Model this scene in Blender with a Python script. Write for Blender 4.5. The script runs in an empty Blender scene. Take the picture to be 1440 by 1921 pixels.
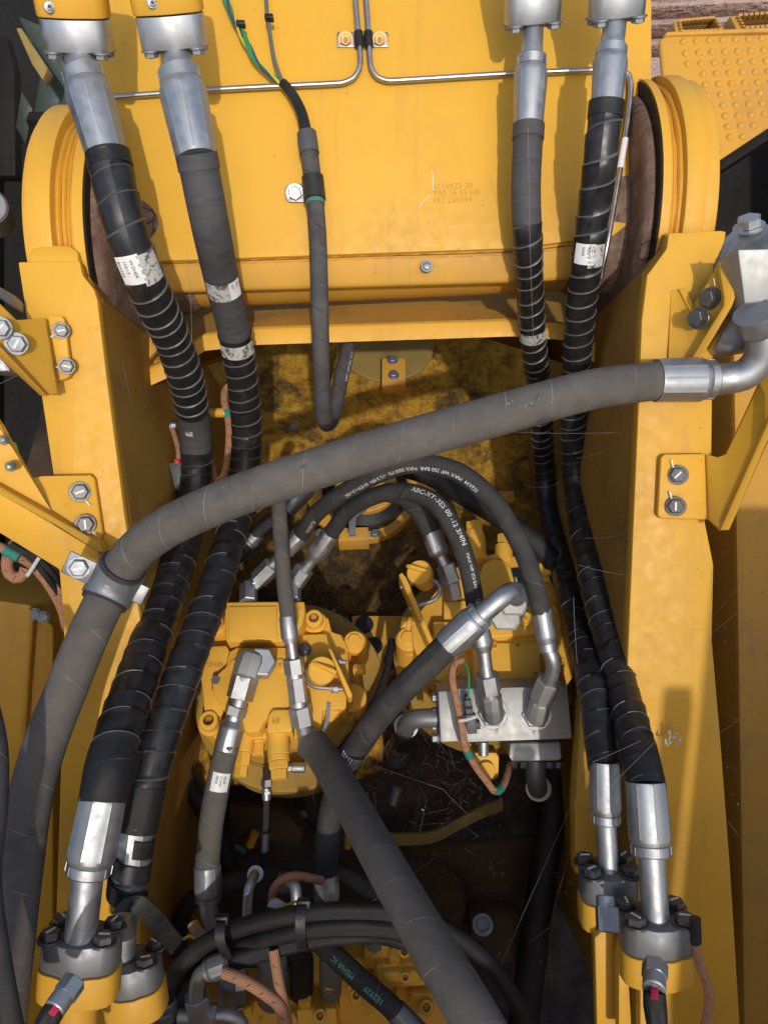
import bpy, bmesh, math, random
from mathutils import Vector, Matrix
random.seed(7)
R = math.radians
SC = bpy.context.scene
COL = SC.collection
# ------------------------------------------------------------------ camera, sky, sun, exposure
FPX = 1424.0                      # focal length in photo pixels (1440 x 1921)
CAM = Vector((0, 0, 1.95))
PITCH = R(30)
RX = Vector((1, 0, 0)); UP = Vector((0, math.cos(PITCH), math.sin(PITCH))); FW = Vector((0, math.sin(PITCH), -math.cos(PITCH)))
cd = bpy.data.cameras.new('camera'); cam = bpy.data.objects.new('camera', cd); COL.objects.link(cam)
cam.location = CAM; cam.rotation_euler = (PITCH, 0, 0)
cd.sensor_fit = 'VERTICAL'; cd.sensor_height = 24; cd.lens = 24 * FPX / 1921
cd.clip_start = 0.02; cd.clip_end = 400
SC.camera = cam
SUNV = (RX * ((565 - 720) / FPX) + UP * ((960 - 700) / FPX) + FW).normalized()      # direction the sunlight travels
w = bpy.data.worlds.new('World'); SC.world = w; w.use_nodes = True
nt = w.node_tree
sky = nt.nodes.new('ShaderNodeTexSky'); sky.sky_type = 'NISHITA'; sky.sun_disc = False
sky.sun_elevation = math.asin(-SUNV.z); sky.sun_rotation = math.atan2(-SUNV.x, -SUNV.y)
sky.dust_density = 3.0; sky.air_density = 1.3
bg = nt.nodes['Background']; bg.inputs[1].default_value = 0.15
nt.links.new(sky.outputs[0], bg.inputs[0])
sl = bpy.data.lights.new('sun', 'SUN'); sl.energy = 2.0; sl.angle = R(0.9); sl.color = (1, .95, .87)
so = bpy.data.objects.new('sun', sl); COL.objects.link(so); so.rotation_euler = SUNV.to_track_quat('-Z', 'Y').to_euler(); so.location = (0, -3, 6)
SC.view_settings.view_transform = 'Standard'; SC.view_settings.look = 'None'
SC.view_settings.exposure = 0.16; SC.view_settings.gamma = 1
SC.cycles.max_bounces = 6; SC.cycles.diffuse_bounces = 4; SC.cycles.glossy_bounces = 4
SC.cycles.caustics_reflective = False; SC.cycles.caustics_refractive = False

def P(x, y, d):                   # photo pixel + distance along the optical axis -> world
    return CAM + RX * ((x - 720) / FPX * d) + UP * ((960.5 - y) / FPX * d) + FW * d
def PZ(x, y, z):                  # photo pixel -> world point at height z
    r = RX * ((x - 720) / FPX) + UP * ((960.5 - y) / FPX) + FW
    return CAM + r * ((z - CAM.z) / r.z)
def PP(l): return [P(*q) for q in l]
def toc(p): return (CAM - p).normalized()
def px(n, d): return n * d / FPX

# ------------------------------------------------------------------ materials
MATS = {}
class NT:
    def __init__(s, name):
        s.m = bpy.data.materials.new(name); s.m.use_nodes = True; s.t = s.m.node_tree
        s.b = s.t.nodes['Principled BSDF']; s.co = s.t.nodes.new('ShaderNodeTexCoord')
    def n(s, typ, **kw):
        o = s.t.nodes.new('ShaderNode' + typ)
        for k, v in kw.items(): setattr(o, k, v)
        return o
    def l(s, a, b): s.t.links.new(a, b)
    def noise(s, scale, detail=4, rough=.55, dist=0, coord='Object', stretch=None):
        o = s.n('TexNoise'); o.inputs['Scale'].default_value = scale; o.inputs['Detail'].default_value = detail
        o.inputs['Roughness'].default_value = rough; o.inputs['Distortion'].default_value = dist
        src = s.co.outputs[coord]
        if stretch:
            mp = s.n('Mapping'); mp.inputs['Scale'].default_value = stretch; s.l(src, mp.inputs[0]); src = mp.outputs[0]
        s.l(src, o.inputs['Vector']); return o.outputs['Fac']
    def ramp(s, fac, a, b, va=0., vb=1.):
        o = s.n('MapRange'); o.inputs[1].default_value = a; o.inputs[2].default_value = b
        o.inputs[3].default_value = va; o.inputs[4].default_value = vb; s.l(fac, o.inputs[0]); return o.outputs[0]
    def mix(s, fac, c1, c2):
        o = s.n('MixRGB')
        if isinstance(fac, (int, float)): o.inputs[0].default_value = fac
        else: s.l(fac, o.inputs[0])
        for i, c in ((1, c1), (2, c2)):
            if isinstance(c, (tuple, list)): o.inputs[i].default_value = (*c[:3], 1)
            else: s.l(c, o.inputs[i])
        return o.outputs[0]
    def math(s, op, a, b=None):
        o = s.n('Math', operation=op)
        for i, v in enumerate((a, b)):
            if v is None: continue
            if isinstance(v, (int, float)): o.inputs[i].default_value = v
            else: s.l(v, o.inputs[i])
        return o.outputs[0]
    def bump(s, h, strength, dist=.002):
        o = s.n('Bump'); o.inputs['Strength'].default_value = strength; o.inputs['Distance'].default_value = dist
        s.l(h, o.inputs['Height']); s.l(o.outputs[0], s.b.inputs['Normal'])
    def col(s, c):
        if isinstance(c, (tuple, list)): s.b.inputs['Base Color'].default_value = (*c[:3], 1)
        else: s.l(c, s.b.inputs['Base Color'])
    def rough(s, r):
        if isinstance(r, (int, float)): s.b.inputs['Roughness'].default_value = r
        else: s.l(r, s.b.inputs['Roughness'])
    def uv(s):
        o = s.n('SeparateXYZ'); s.l(s.co.outputs['UV'], o.inputs[0]); return o.outputs[0], o.outputs[1]
    def done(s, key): MATS[key] = s.m; return s.m

def paint(key, c, dirt=(.25, .13, .05), dirt_amt=.35, rough=.46, specks=True, dscale=6, dust=1):
    k = NT(key)
    k.b.inputs['Specular IOR Level'].default_value = .28
    n1 = k.noise(dscale, 6, .6); n2 = k.noise(45, 5, .6); n3 = k.noise(2.2, 3)
    c1 = k.mix(k.ramp(n3, .35, .7, 0, .35), c, tuple(v * .82 for v in c))
    f = k.math('MULTIPLY', k.ramp(n1, .45, .8), k.ramp(n2, .3, .7, .3, 1))
    f = k.math('MULTIPLY', f, dirt_amt)
    c2 = k.mix(f, c1, dirt)
    if specks:
        v = k.n('TexVoronoi'); v.inputs['Scale'].default_value = 38; k.l(k.co.outputs['Object'], v.inputs['Vector'])
        sp = k.ramp(v.outputs['Distance'], .03, .07, 1, 0)
        hole = k.ramp(k.noise(9, 2), .48, .56)
        c2 = k.mix(k.math('MULTIPLY', k.math('MULTIPLY', sp, hole), .75), c2, (.09, .05, .02))
    run_ = k.noise(1, 5, .6, coord='Object', stretch=(38, 3.2, 3.2)); c2 = k.mix(k.math('MULTIPLY', k.ramp(run_, .58, .75), k.ramp(n3, .35, .6, 0, .28)), c2, dirt)
    # thin film of dust
    c2 = k.mix(k.ramp(k.noise(120, 3, .7), .5, .85, 0, .16 * dust), c2, (.5, .38, .22))
    k.col(c2); k.rough(k.ramp(n2, .3, .75, rough - .06, rough + .2))
    k.bump(k.math('ADD', k.noise(350, 2), k.math('MULTIPLY', k.noise(18, 2), 2.5)), .12, .0012)
    return k.done(key)
YEL = (.69, .366, .034)
paint('yellow', YEL, dirt=(.34, .20, .07), dirt_amt=.5, dscale=3.5)
paint('yellow_dusty', (.62, .325, .045), dirt=(.3, .19, .11), dirt_amt=.8, rough=.5)
paint('yellow_cast', (.78, .425, .055), dirt=(.3, .15, .04), dirt_amt=.4, rough=.55, specks=False)
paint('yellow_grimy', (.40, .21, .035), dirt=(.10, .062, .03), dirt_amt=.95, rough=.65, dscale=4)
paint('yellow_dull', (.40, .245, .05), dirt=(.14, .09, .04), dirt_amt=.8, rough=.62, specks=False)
paint('yellow_weld', (.58, .28, .022), dirt=(.3, .13, .02), dirt_amt=.6, rough=.5, specks=False, dscale=14)
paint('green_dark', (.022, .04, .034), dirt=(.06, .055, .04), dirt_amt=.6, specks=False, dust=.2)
paint('dark_shade', (.008, .0075, .007), dirt=(.03, .022, .016), dirt_amt=.6, rough=.7, specks=False, dust=.1)  # near-black colour standing in for shade on background walls and in gaps
paint('brown_dirty', (.11, .07, .035), dirt=(.03, .022, .015), dirt_amt=.9, rough=.75, specks=False, dust=.3)
paint('olive_pipe', (.30, .21, .06), dirt=(.1, .07, .03), dirt_amt=.6, specks=False)

def metal(key, c, rough=.3, var=.12, m=1., stain=None, brushed=False):
    k = NT(key); n = k.noise(22, 5, .6); n2 = k.noise(60, 3)
    cc = k.mix(k.ramp(n, .35, .75, 0, .5), c, tuple(v * .74 for v in c))
    if stain: cc = k.mix(k.ramp(k.noise(14, 5), .5, .75, 0, .7), cc, stain)
    k.col(cc); k.b.inputs['Metallic'].default_value = m
    k.rough(k.ramp(n2, .3, .7, rough - var * .5, rough + var))
    k.bump(k.noise(220, 3, coord='Object', stretch=(1, 6, 1) if brushed else None), .07, .0006)
    return k.done(key)
metal('zinc', (.44, .455, .47), .52, .12)
metal('zinc_bright', (.50, .51, .52), .49, .12)
metal('zinc_dull', (.27, .28, .295), .5, m=.75)
metal('alu', (.42, .42, .40), .6, .08, brushed=True, m=.75)
metal('steel_tube', (.50, .48, .46), .36)
metal('bolt_dark', (.15, .145, .14), .38, stain=(.13, .085, .05), m=.75)
metal('bolt_rusty', (.30, .2, .12), .5, stain=(.33, .13, .03), m=.5)
metal('brass', (.62, .36, .12), .42, stain=(.5, .17, .03), m=.6)
metal('gunmetal', (.22, .225, .235), .5, m=.6)

def rubber(key, c, rough=.6, rings=None, ring_c=None, dust=.3, stripe=None, rw=.022):
    k = NT(key); u, v = k.uv(); n = k.noise(40, 5, .65); k.b.inputs['Specular IOR Level'].default_value = .3
    cc = k.mix(k.ramp(n, .35, .75, 0, dust), c, tuple(min(1, x * 1.7 + .03) for x in c))
    cc = k.mix(k.ramp(k.noise(190, 3, .7), .62, .8, 0, dust * .6), cc, (.25, .23, .21))
    cc = k.mix(k.ramp(k.noise(8, 5, .7, .8), .46, .72, 0, dust * 1.1), cc, (.16, .14, .122))
    cc = k.mix(k.ramp(k.noise(13, 6, .75, 1.0), .56, .7, 0, .55), cc, tuple(x * .45 for x in c))
    if rings:
        ph = k.math('FRACT', k.math('ADD', k.math('DIVIDE', u, rings), k.math('MULTIPLY', v, 1.0)))
        wob = k.ramp(k.noise(25, 2), .42, .6)
        cc = k.mix(k.math('MULTIPLY', k.ramp(ph, rw * .5, rw, .8, 0), wob), cc, ring_c)
    if stripe:
        ph = k.noise(1, 4, .7, coord='UV', stretch=(stripe, .6, 1))
        cc = k.mix(k.ramp(ph, .35, .68), cc, tuple(min(1, x * 1.8) for x in c))
    k.col(cc); k.rough(k.ramp(n, .3, .7, rough - .08, rough + .12))
    wv = k.math('MULTIPLY', k.math('SINE', k.math('MULTIPLY', u, 1900)), k.math('SINE', k.math('MULTIPLY', v, 440)))
    k.bump(k.math('ADD', k.noise(220, 4, .7), k.math('MULTIPLY', wv, .35)), .45, .0014)
    return k.done(key)
rubber('hose_grey', (.088, .079, .070), .85, rings=.078, ring_c=(.24, .23, .21), dust=.35)
rubber('hose_dark', (.030, .029, .029), .7, rings=.09, ring_c=(.13, .13, .13), dust=.25)
rubber('hose_black', (.012, .012, .013), .42, dust=.12)
rubber('hose_tape', (.045, .044, .046), .6, stripe=90, dust=.2)
rubber('conduit', (.058, .055, .055), .68, rings=.05, ring_c=(.012, .012, .012), dust=.35, rw=.05)
rubber('black_plastic', (.012, .012, .013), .38, dust=.15)
rubber('grey_plastic', (.07, .075, .08), .45, dust=.25)
rubber('green_tape', (.03, .2, .14), .5); rubber('red_plastic', (.55, .02, .06), .4)
rubber('white_plastic', (.62, .62, .6), .45, dust=.2); rubber('wire_green', (.03, .28, .1), .4, dust=.05)
rubber('wire_yellow', (.6, .5, .04), .4, dust=.05); rubber('wire_blue', (.03, .07, .16), .4, dust=.05)
rubber('wire_grey', (.12, .13, .12), .4, dust=.1)
# spiral wrap: tape edges are worn pale
k = NT('wrap'); u, v = k.uv(); fr = k.math('FRACT', u); n = k.noise(45, 4, .6)
cc = k.mix(k.ramp(n, .42, .8, 0, .25), (.011, .011, .0125), (.07, .065, .062))
edge = k.math('MULTIPLY', k.ramp(fr, .90, .97), k.ramp(k.noise(14, 2), .3, .5, .6, 1))
cc = k.mix(edge, cc, (.10, .097, .095)); k.col(cc); k.rough(k.ramp(n, .3, .7, .34, .5)); k.bump(k.noise(260, 3), .15, .001); k.done('wrap')
# braided loom
k = NT('loom'); u, v = k.uv()
w1 = k.math('SINE', k.math('ADD', k.math('MULTIPLY', u, 2600), k.math('MULTIPLY', v, 50.2)))
w2 = k.math('SINE', k.math('SUBTRACT', k.math('MULTIPLY', u, 2600), k.math('MULTIPLY', v, 50.2)))
pr = k.math('MULTIPLY', w1, w2)
cc = k.mix(k.ramp(pr, -.4, .5), (.22, .09, .045), (.52, .27, .15))
ph = k.math('FRACT', k.math('ADD', k.math('MULTIPLY', u, 38), k.math('MULTIPLY', v, 2))); dsh = k.math('MULTIPLY', k.ramp(ph, .06, .09, 1, 0), k.ramp(k.math('FRACT', k.math('MULTIPLY', v, 3)), .3, .35, 1, 0)); cc = k.mix(dsh, cc, (.02, .015, .015))
k.col(cc); k.rough(.8); k.bump(pr, .4, .001); k.done('loom')
# mud and rust
k = NT('mud'); vo = k.n('TexVoronoi', feature='DISTANCE_TO_EDGE'); vo.inputs['Scale'].default_value = 26; k.l(k.co.outputs['Object'], vo.inputs['Vector'])
n = k.noise(30, 6, .65); crack = k.math('MULTIPLY', k.ramp(vo.outputs[0], .0, .05, 1, 0), k.ramp(k.noise(9, 3), .5, .6))
cc = k.mix(k.ramp(n, .3, .7), (.10, .058, .042), (.29, .185, .13)); cc = k.mix(crack, cc, (.04, .02, .016)); k.col(cc); k.rough(.95)
k.bump(k.math('SUBTRACT', k.math('ADD', n, k.noise(150, 4)), k.math('MULTIPLY', crack, 2)), .45, .004); k.done('mud')
k = NT('ground'); n = k.noise(1.4, 8, .7); n2 = k.noise(30, 4)
k.col(k.mix(n, (.34, .2, .155), (.56, .42, .35))); k.rough(.95); k.bump(k.math('ADD', n, n2), .9, .03); k.done('ground')
k = NT('rusty_deck'); n = k.noise(5, 7, .7, .6); n2 = k.noise(32, 6, .75); n3 = k.noise(1, 6, .7, coord='Object', stretch=(26, 5, 5))
vd = k.n('VectorMath', operation='DISTANCE'); k.l(k.co.outputs['Object'], vd.inputs[0]); vd.inputs[1].default_value = (-.02, -.12, 0)
oil = k.ramp(k.math('ADD', vd.outputs['Value'], k.math('MULTIPLY', k.ramp(n, .3, .7, -.5, .5), .5)), .17, .44, 1, 0)
cc = k.mix(k.ramp(n2, .44, .62), (.74, .42, .035), (.46, .18, .02))
cc = k.mix(k.math('MULTIPLY', k.ramp(n, .49, .60), k.ramp(n2, .3, .6, .45, .95)), cc, (.04, .024, .014))
cc = k.mix(k.math('MULTIPLY', k.ramp(n3, .52, .68), .6), cc, (.10, .05, .018))
cc = k.mix(k.math('MULTIPLY', oil, k.ramp(n2, .25, .6, .55, .97)), cc, (.022, .015, .012))
cc = k.mix(k.ramp(k.noise(170, 5, .85), .57, .70, 0, .6), cc, (.17, .14, .10))
k.col(cc); k.rough(k.ramp(n2, .3, .7, .28, .8)); k.bump(k.math('ADD', n2, k.math('MULTIPLY', k.noise(170, 5, .8), .9)), 1.0, .009); k.done('rusty_deck')
k = NT('oily_floor'); n = k.noise(5, 7, .68)
k.col(k.mix(k.ramp(n, .4, .65), (.09, .055, .036), (.022, .018, .017))); k.rough(k.ramp(k.noise(20, 4), .3, .7, .4, .8)); k.bump(k.noise(60, 5, .7), .7, .006); k.done('oily_floor')
k = NT('label_white'); k.col(k.mix(k.ramp(k.noise(60, 4), .5, .75, 0, .4), (.72, .72, .70), (.45, .43, .4))); k.rough(.5); k.done('label_white')
k = NT('label_torn'); n = k.noise(38, 6, .72, 2.5); k.col(k.mix(k.ramp(n, .5, .58), (.46, .45, .42), (.07, .07, .07))); k.rough(.55); k.bump(n, .4, .001); k.done('label_torn')
k = NT('ink_black'); k.col((.01, .01, .012)); k.rough(.5); k.done('ink_black')
k = NT('print_white'); k.col(k.mix(k.ramp(k.noise(300, 3), .5, .7), (.68, .68, .66), (.25, .25, .24))); k.rough(.6); k.done('print_white')
k = NT('print_green'); k.col((.05, .42, .33)); k.rough(.6); k.done('print_green')
k = NT('scuffed'); n = k.noise(160, 4, .8); k.col(k.mix(k.ramp(n, .5, .62), (.062, .058, .055), (.22, .21, .2))); k.rough(.8); k.done('scuffed')
k = NT('paint_pen'); k.col((.78, .77, .74)); k.rough(.5); k.done('paint_pen')
k = NT('stamp'); k.col((.50, .24, .02)); k.rough(.6); k.done('stamp')
k = NT('web_silk'); k.col((.34, .32, .30)); k.rough(.6); k.done('web_silk')

# ------------------------------------------------------------------ mesh helpers
class MB:
    def __init__(s): s.v = []; s.f = []; s.uv = {}
    def add(s, vs, fs, uvs=None):
        o = len(s.v); s.v += [Vector(q) for q in vs]
        for i, f in enumerate(fs):
            if uvs is not None: s.uv[len(s.f)] = uvs[i]
            s.f.append([a + o for a in f])
        return s
def basis(ax, hint=None):
    ax = ax.normalized()
    h = hint if hint is not None else (Vector((0, 0, 1)) if abs(ax.z) < .9 else Vector((1, 0, 0)))
    a = (h - ax * h.dot(ax))
    if a.length < 1e-5: a = Vector((1, 0, 0)) - ax * ax.x
    a.normalize(); return a, ax.cross(a)
def lathe(mb, p0, ax, prof, segs=32, mod=None, a0=None, cap=True, phase=0):
    """prof: [(along, radius, use_mod)]"""
    ax = ax.normalized(); a, b = basis(ax, a0); vs = []; fs = []
    for pr in prof:
        s, r = pr[0], pr[1]; um = len(pr) > 2 and pr[2]
        for j in range(segs):
            t = 2 * math.pi * j / segs + phase; rr = r * (mod(j) if (mod and um) else 1)
            vs.append(p0 + ax * s + (a * math.cos(t) + b * math.sin(t)) * rr)
    n = len(prof)
    for i in range(n - 1):
        for j in range(segs):
            k2 = (j + 1) % segs; fs.append([i * segs + j, i * segs + k2, (i + 1) * segs + k2, (i + 1) * segs + j])
    if cap: fs.append(list(range(segs))[::-1]); fs.append([(n - 1) * segs + j for j in range(segs)])
    return mb.add(vs, fs)
def hexa(mb, p0, ax, r, h, a0=None, n=6, cham=.12, phase=0):
    c = r * cham
    return lathe(mb, p0, ax, [(0, r - c), (c * .6, r), (h - c * .6, r), (h, r - c)], n, a0=a0, phase=phase)
def cyl(mb, p0, ax, r, h, segs=28, c=None):
    c = min(r, h) * .12 if c is None else c
    return lathe(mb, p0, ax, [(0, r - c), (c, r), (h - c, r), (h, r - c)], segs)
def box(mb, c, ax, ay, az, hx, hy, hz):
    ax, ay, az = ax.normalized() * hx, ay.normalized() * hy, az.normalized() * hz
    vs = [c + ax * i + ay * j + az * k for k in (-1, 1) for j in (-1, 1) for i in (-1, 1)]
    return mb.add(vs, [[0, 2, 3, 1], [4, 5, 7, 6], [0, 1, 5, 4], [2, 6, 7, 3], [0, 4, 6, 2], [1, 3, 7, 5]])
def prism(mb, pts, off):
    """outline extruded by off (a vector, or one per point)"""
    n = len(pts); offs = off if isinstance(off, list) else [off] * n
    nor = Vector((0, 0, 0))
    for i in range(n): nor += Vector(pts[i]).cross(Vector(pts[(i + 1) % n]))
    if nor.dot(offs[0]) > 0: pts = pts[::-1]; offs = offs[::-1]
    vs = list(pts) + [p + o for p, o in zip(pts, offs)]
    fs = [list(range(n)), [n + i for i in range(n)][::-1]] + [[i, n + i, n + (i + 1) % n, (i + 1) % n][::1] for i in range(n)]
    fs = [fs[0], fs[1]] + [f[::1] for f in fs[2:]]
    return mb.add(vs, fs)
def rrect(c, a, b, ha, hb, r, n=4):
    pts = []
    for sx, sy, t0 in ((1, 1, 0), (-1, 1, 90), (-1, -1, 180), (1, -1, 270)):
        for i in range(n + 1):
            t = R(t0 + 90 * i / n); pts.append(c + a * (sx * (ha - r) + r * math.cos(t)) + b * (sy * (hb - r) + r * math.sin(t)))
    return pts
class Path:
    def __init__(s, pts, res=14):
        pts = [Vector(p) for p in pts]
        if len(pts) == 2: pts = [pts[0], pts[0].lerp(pts[1], .5), pts[1]]
        ext = [pts[0] * 2 - pts[1]] + pts + [pts[-1] * 2 - pts[-2]]
        dn = []
        for i in range(1, len(ext) - 2):
            p0, p1, p2, p3 = ext[i - 1:i + 3]
            for j in range(res):
                t = j / res
                dn.append(.5 * ((2 * p1) + (p2 - p0) * t + (2 * p0 - 5 * p1 + 4 * p2 - p3) * t * t + (3 * p1 - p0 - 3 * p2 + p3) * t ** 3))
        dn.append(pts[-1].copy()); s.p = dn
        s.s = [0]
        for i in range(1, len(dn)): s.s.append(s.s[-1] + (dn[i] - dn[i - 1]).length)
        s.L = s.s[-1]; n = len(dn)
        s.t = [(dn[min(i + 1, n - 1)] - dn[max(i - 1, 0)]).normalized() for i in range(n)]
        a, b = basis(s.t[0], toc(dn[0])); s.n = [a]
        for i in range(1, n):
            a = s.n[-1] - s.t[i] * s.n[-1].dot(s.t[i]); s.n.append(a.normalized())
    def at(s, q):
        if q <= 0: return s.p[0] + s.t[0] * q, s.t[0], s.n[0]
        if q >= s.L: return s.p[-1] + s.t[-1] * (q - s.L), s.t[-1], s.n[-1]
        lo, hi = 0, len(s.s) - 1
        while hi - lo > 1:
            m = (lo + hi) // 2
            if s.s[m] <= q: lo = m
            else: hi = m
        f = (q - s.s[lo]) / max(1e-9, s.s[hi] - s.s[lo])
        t = s.t[lo].lerp(s.t[hi], f).normalized(); nn = s.n[lo].lerp(s.n[hi], f); nn = (nn - t * nn.dot(t)).normalized()
        return s.p[lo].lerp(s.p[hi], f), t, nn
    def pt(s, q, th, r):
        p, t, n = s.at(q); b = t.cross(n); return p + (n * math.cos(th) + b * math.sin(th)) * r
    def camth(s, q):
        p, t, n = s.at(q); b = t.cross(n); c = toc(p); return math.atan2(c.dot(b), c.dot(n))
def tube(mb, path, r, s0=0, s1=None, segs=20, step=.012, cap=True, rf=None):
    s1 = path.L if s1 is None else s1; n = max(2, int((s1 - s0) / step) + 1); vs = []; fs = []; uv = []
    for i in range(n):
        q = s0 + (s1 - s0) * i / (n - 1); rr = rf(q) if rf else r
        p, t, nn = path.at(q); b = t.cross(nn)
        for j in range(segs):
            a = 2 * math.pi * j / segs; vs.append(p + (nn * math.cos(a) + b * math.sin(a)) * rr)
    for i in range(n - 1):
        ua, ub = s0 + (s1 - s0) * i / (n - 1), s0 + (s1 - s0) * (i + 1) / (n - 1)
        for j in range(segs):
            k2 = (j + 1) % segs; fs.append([i * segs + j, i * segs + k2, (i + 1) * segs + k2, (i + 1) * segs + j])
            uv.append([(ua, j / segs), (ua, (j + 1) / segs), (ub, (j + 1) / segs), (ub, j / segs)])
    if cap:
        fs.append(list(range(segs))[::-1]); uv.append([(s0, 0)] * segs)
        fs.append([(n - 1) * segs + j for j in range(segs)]); uv.append([(s1, 0)] * segs)
    return mb.add(vs, fs, uv)
def wrap(mb, path, r, s0, s1, pitch=.033, h=.0021, segs=26):
    prof = [(0, 1.0), (.25, .8), (.5, .55), (.75, .3), (.93, .12), (.985, 1.08)]; K = len(prof); n = int((s1 - s0) / pitch) + 1
    vs = []; fs = []; uv = []; rows = []
    rnd = random.Random(int(r * 1e6) + int(s1 * 1000)); jit = [rnd.uniform(-.16, .16) for _ in range(n + 4)]; hh = [rnd.uniform(.7, 1.5) for _ in range(n + 4)]
    for i in range(-1, n + 1):
        for ph, hr in prof: rows.append((i + ph, hr, i))
    for ph, hr, i in rows:
        for j in range(segs + 1):
            q = ph + j / segs; ii = int(math.floor(q)); f = q - ii
            jj = jit[ii + 2] * (1 - f) + jit[min(ii + 3, n + 3)] * f
            ss = min(max(s0 + (q + jj) * pitch, s0), s1)
            p, t, nn = path.at(ss); b = t.cross(nn); a = 2 * math.pi * j / segs
            vs.append(p + (nn * math.cos(a) + b * math.sin(a)) * (r + h * hr * hh[i + 1]))
    for i in range(len(rows) - 1):
        for j in range(segs):
            fs.append([i * (segs + 1) + j, i * (segs + 1) + j + 1, (i + 1) * (segs + 1) + j + 1, (i + 1) * (segs + 1) + j])
            a, b2 = rows[i][0] + 5, rows[i + 1][0] + 5
            uv.append([(a, j / segs), (a, (j + 1) / segs), (b2, (j + 1) / segs), (b2, j / segs)])
    return mb.add(vs, fs, uv)
def patch(mb, path, s0, s1, t0, t1, r, n=4, m=10):
    vs = []; fs = []
    for i in range(n + 1):
        for j in range(m + 1): vs.append(path.pt(s0 + (s1 - s0) * i / n, t0 + (t1 - t0) * j / m, r))
    for i in range(n):
        for j in range(m):
            a = i * (m + 1) + j; fs.append([a, a + 1, a + m + 2, a + m + 1])
    return mb.add(vs, fs)

ORG = {}
def obj(name, mb, mat, parent=None, bevel=0, smooth=35, org=None, seg=2):
    o_ = ORG.get(parent, None) if parent else (org or (sum(mb.v, Vector()) / len(mb.v)))
    me = bpy.data.meshes.new(name)
    me.from_pydata([v - o_ for v in mb.v], [], mb.f)
    if mb.uv:
        ul = me.uv_layers.new(name='UVMap')
        for pi, poly in enumerate(me.polygons):
            q = mb.uv.get(pi)
            if q:
                for li, c in zip(poly.loop_indices, q): ul.data[li].uv = c
    bm = bmesh.new(); bm.from_mesh(me)
    if bevel:
        bmesh.ops.recalc_face_normals(bm, faces=bm.faces)
        es = [e for e in bm.edges if len(e.link_faces) == 2 and e.calc_face_angle(0) > R(28)]
        bmesh.ops.bevel(bm, geom=es, offset=bevel, segments=seg, profile=.5, affect='EDGES', clamp_overlap=True)
    else: bmesh.ops.recalc_face_normals(bm, faces=bm.faces)
    bm.to_mesh(me); bm.free()
    me.polygons.foreach_set('use_smooth', [True] * len(me.polygons)); me.set_sharp_from_angle(angle=R(smooth))
    me.materials.append(MATS[mat] if isinstance(mat, str) else mat)
    o = bpy.data.objects.new(name, me); COL.objects.link(o)
    if parent: o.parent = parent; ORG[o] = o_
    else: o.location = o_; ORG[o] = o_
    return o
def tag(o, label=None, cat=None, group=None, kind=None):
    for k2, v2 in (('label', label), ('category', cat), ('group', group), ('kind', kind)):
        if v2: o[k2] = v2
    return o
def thing(name, label, cat, loc, group=None):
    o = bpy.data.objects.new(name, None); COL.objects.link(o); o.location = loc; o.empty_display_size = .05
    ORG[o] = Vector(loc); return tag(o, label, cat, group)
def part(name, fn, mat, parent, *a, bevel=0, smooth=35, seg=2, **kw):
    mb = MB(); fn(mb, *a, **kw); return obj(name, mb, mat, parent, bevel, smooth, seg=seg)

# text as thin mesh: mapped flat on a plane or wrapped on a hose
def text_tris(s, size):
    c = bpy.data.curves.new('t', 'FONT'); c.body = s; c.size = size; c.resolution_u = 2; c.align_x = 'LEFT'
    o = bpy.data.objects.new('t', c); me = bpy.data.meshes.new_from_object(o)
    vs = [v.co.copy() for v in me.vertices]; fs = [list(p.vertices) for p in me.polygons]
    bpy.data.objects.remove(o); bpy.data.curves.remove(c); bpy.data.meshes.remove(me); return vs, fs
def text_flat(mb, s, size, p, a, b, lift):
    vs, fs = text_tris(s, size); mb.add([p + a * v.x + b * v.y + lift for v in vs], fs); return mb
def text_hose(mb, s, size, path, s0, r, th=0, flip=1, eps=.0006):
    vs, fs = text_tris(s, size); out = []
    for v in vs:
        q = s0 + flip * v.x; out.append(path.pt(q, path.camth(q) + th - flip * v.y / r, r + eps))
    mb.add(out, fs); return mb

# ------------------------------------------------------------------ recurring hardware
def ferrule_mesh(mb, p0, p1, r, collar=True, facets=8, taper=.96):
    ax = p1 - p0; L = ax.length
    seg = facets * 8
    fc = math.pi / facets
    mod = lambda j: 1.015 * (1 - .32 * (1 - math.cos(fc) / math.cos(abs((j % 8) - 4) / 4 * fc * -1 + 0)) / 1.0) * (1.012 if j % 8 == 0 else 1)
    pr = [(0, r * .86 * taper), (0, r * .985 * taper), (L * .03, r * taper, True), (L * .74, r, True), (L * .79, r * .97), (L * .84, r * .9)]
    if collar: pr += [(L * .845, r * .84), (L * .86, r * .9), (L * .98, r * .9), (L, r * .86)]
    else: pr += [(L, r * .7)]
    lathe(mb, p0, ax, pr, seg, mod)
    if collar:
        a, b = basis(ax)
        for i in range(10):
            t = 2 * math.pi * i / 10; c = p0 + ax.normalized() * L * .92 + (a * math.cos(t) + b * math.sin(t)) * r * .9
            box(mb, c, ax, (b * math.cos(t) - a * math.sin(t)), (a * math.cos(t) + b * math.sin(t)), L * .055, r * .03, r * .025)
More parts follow.
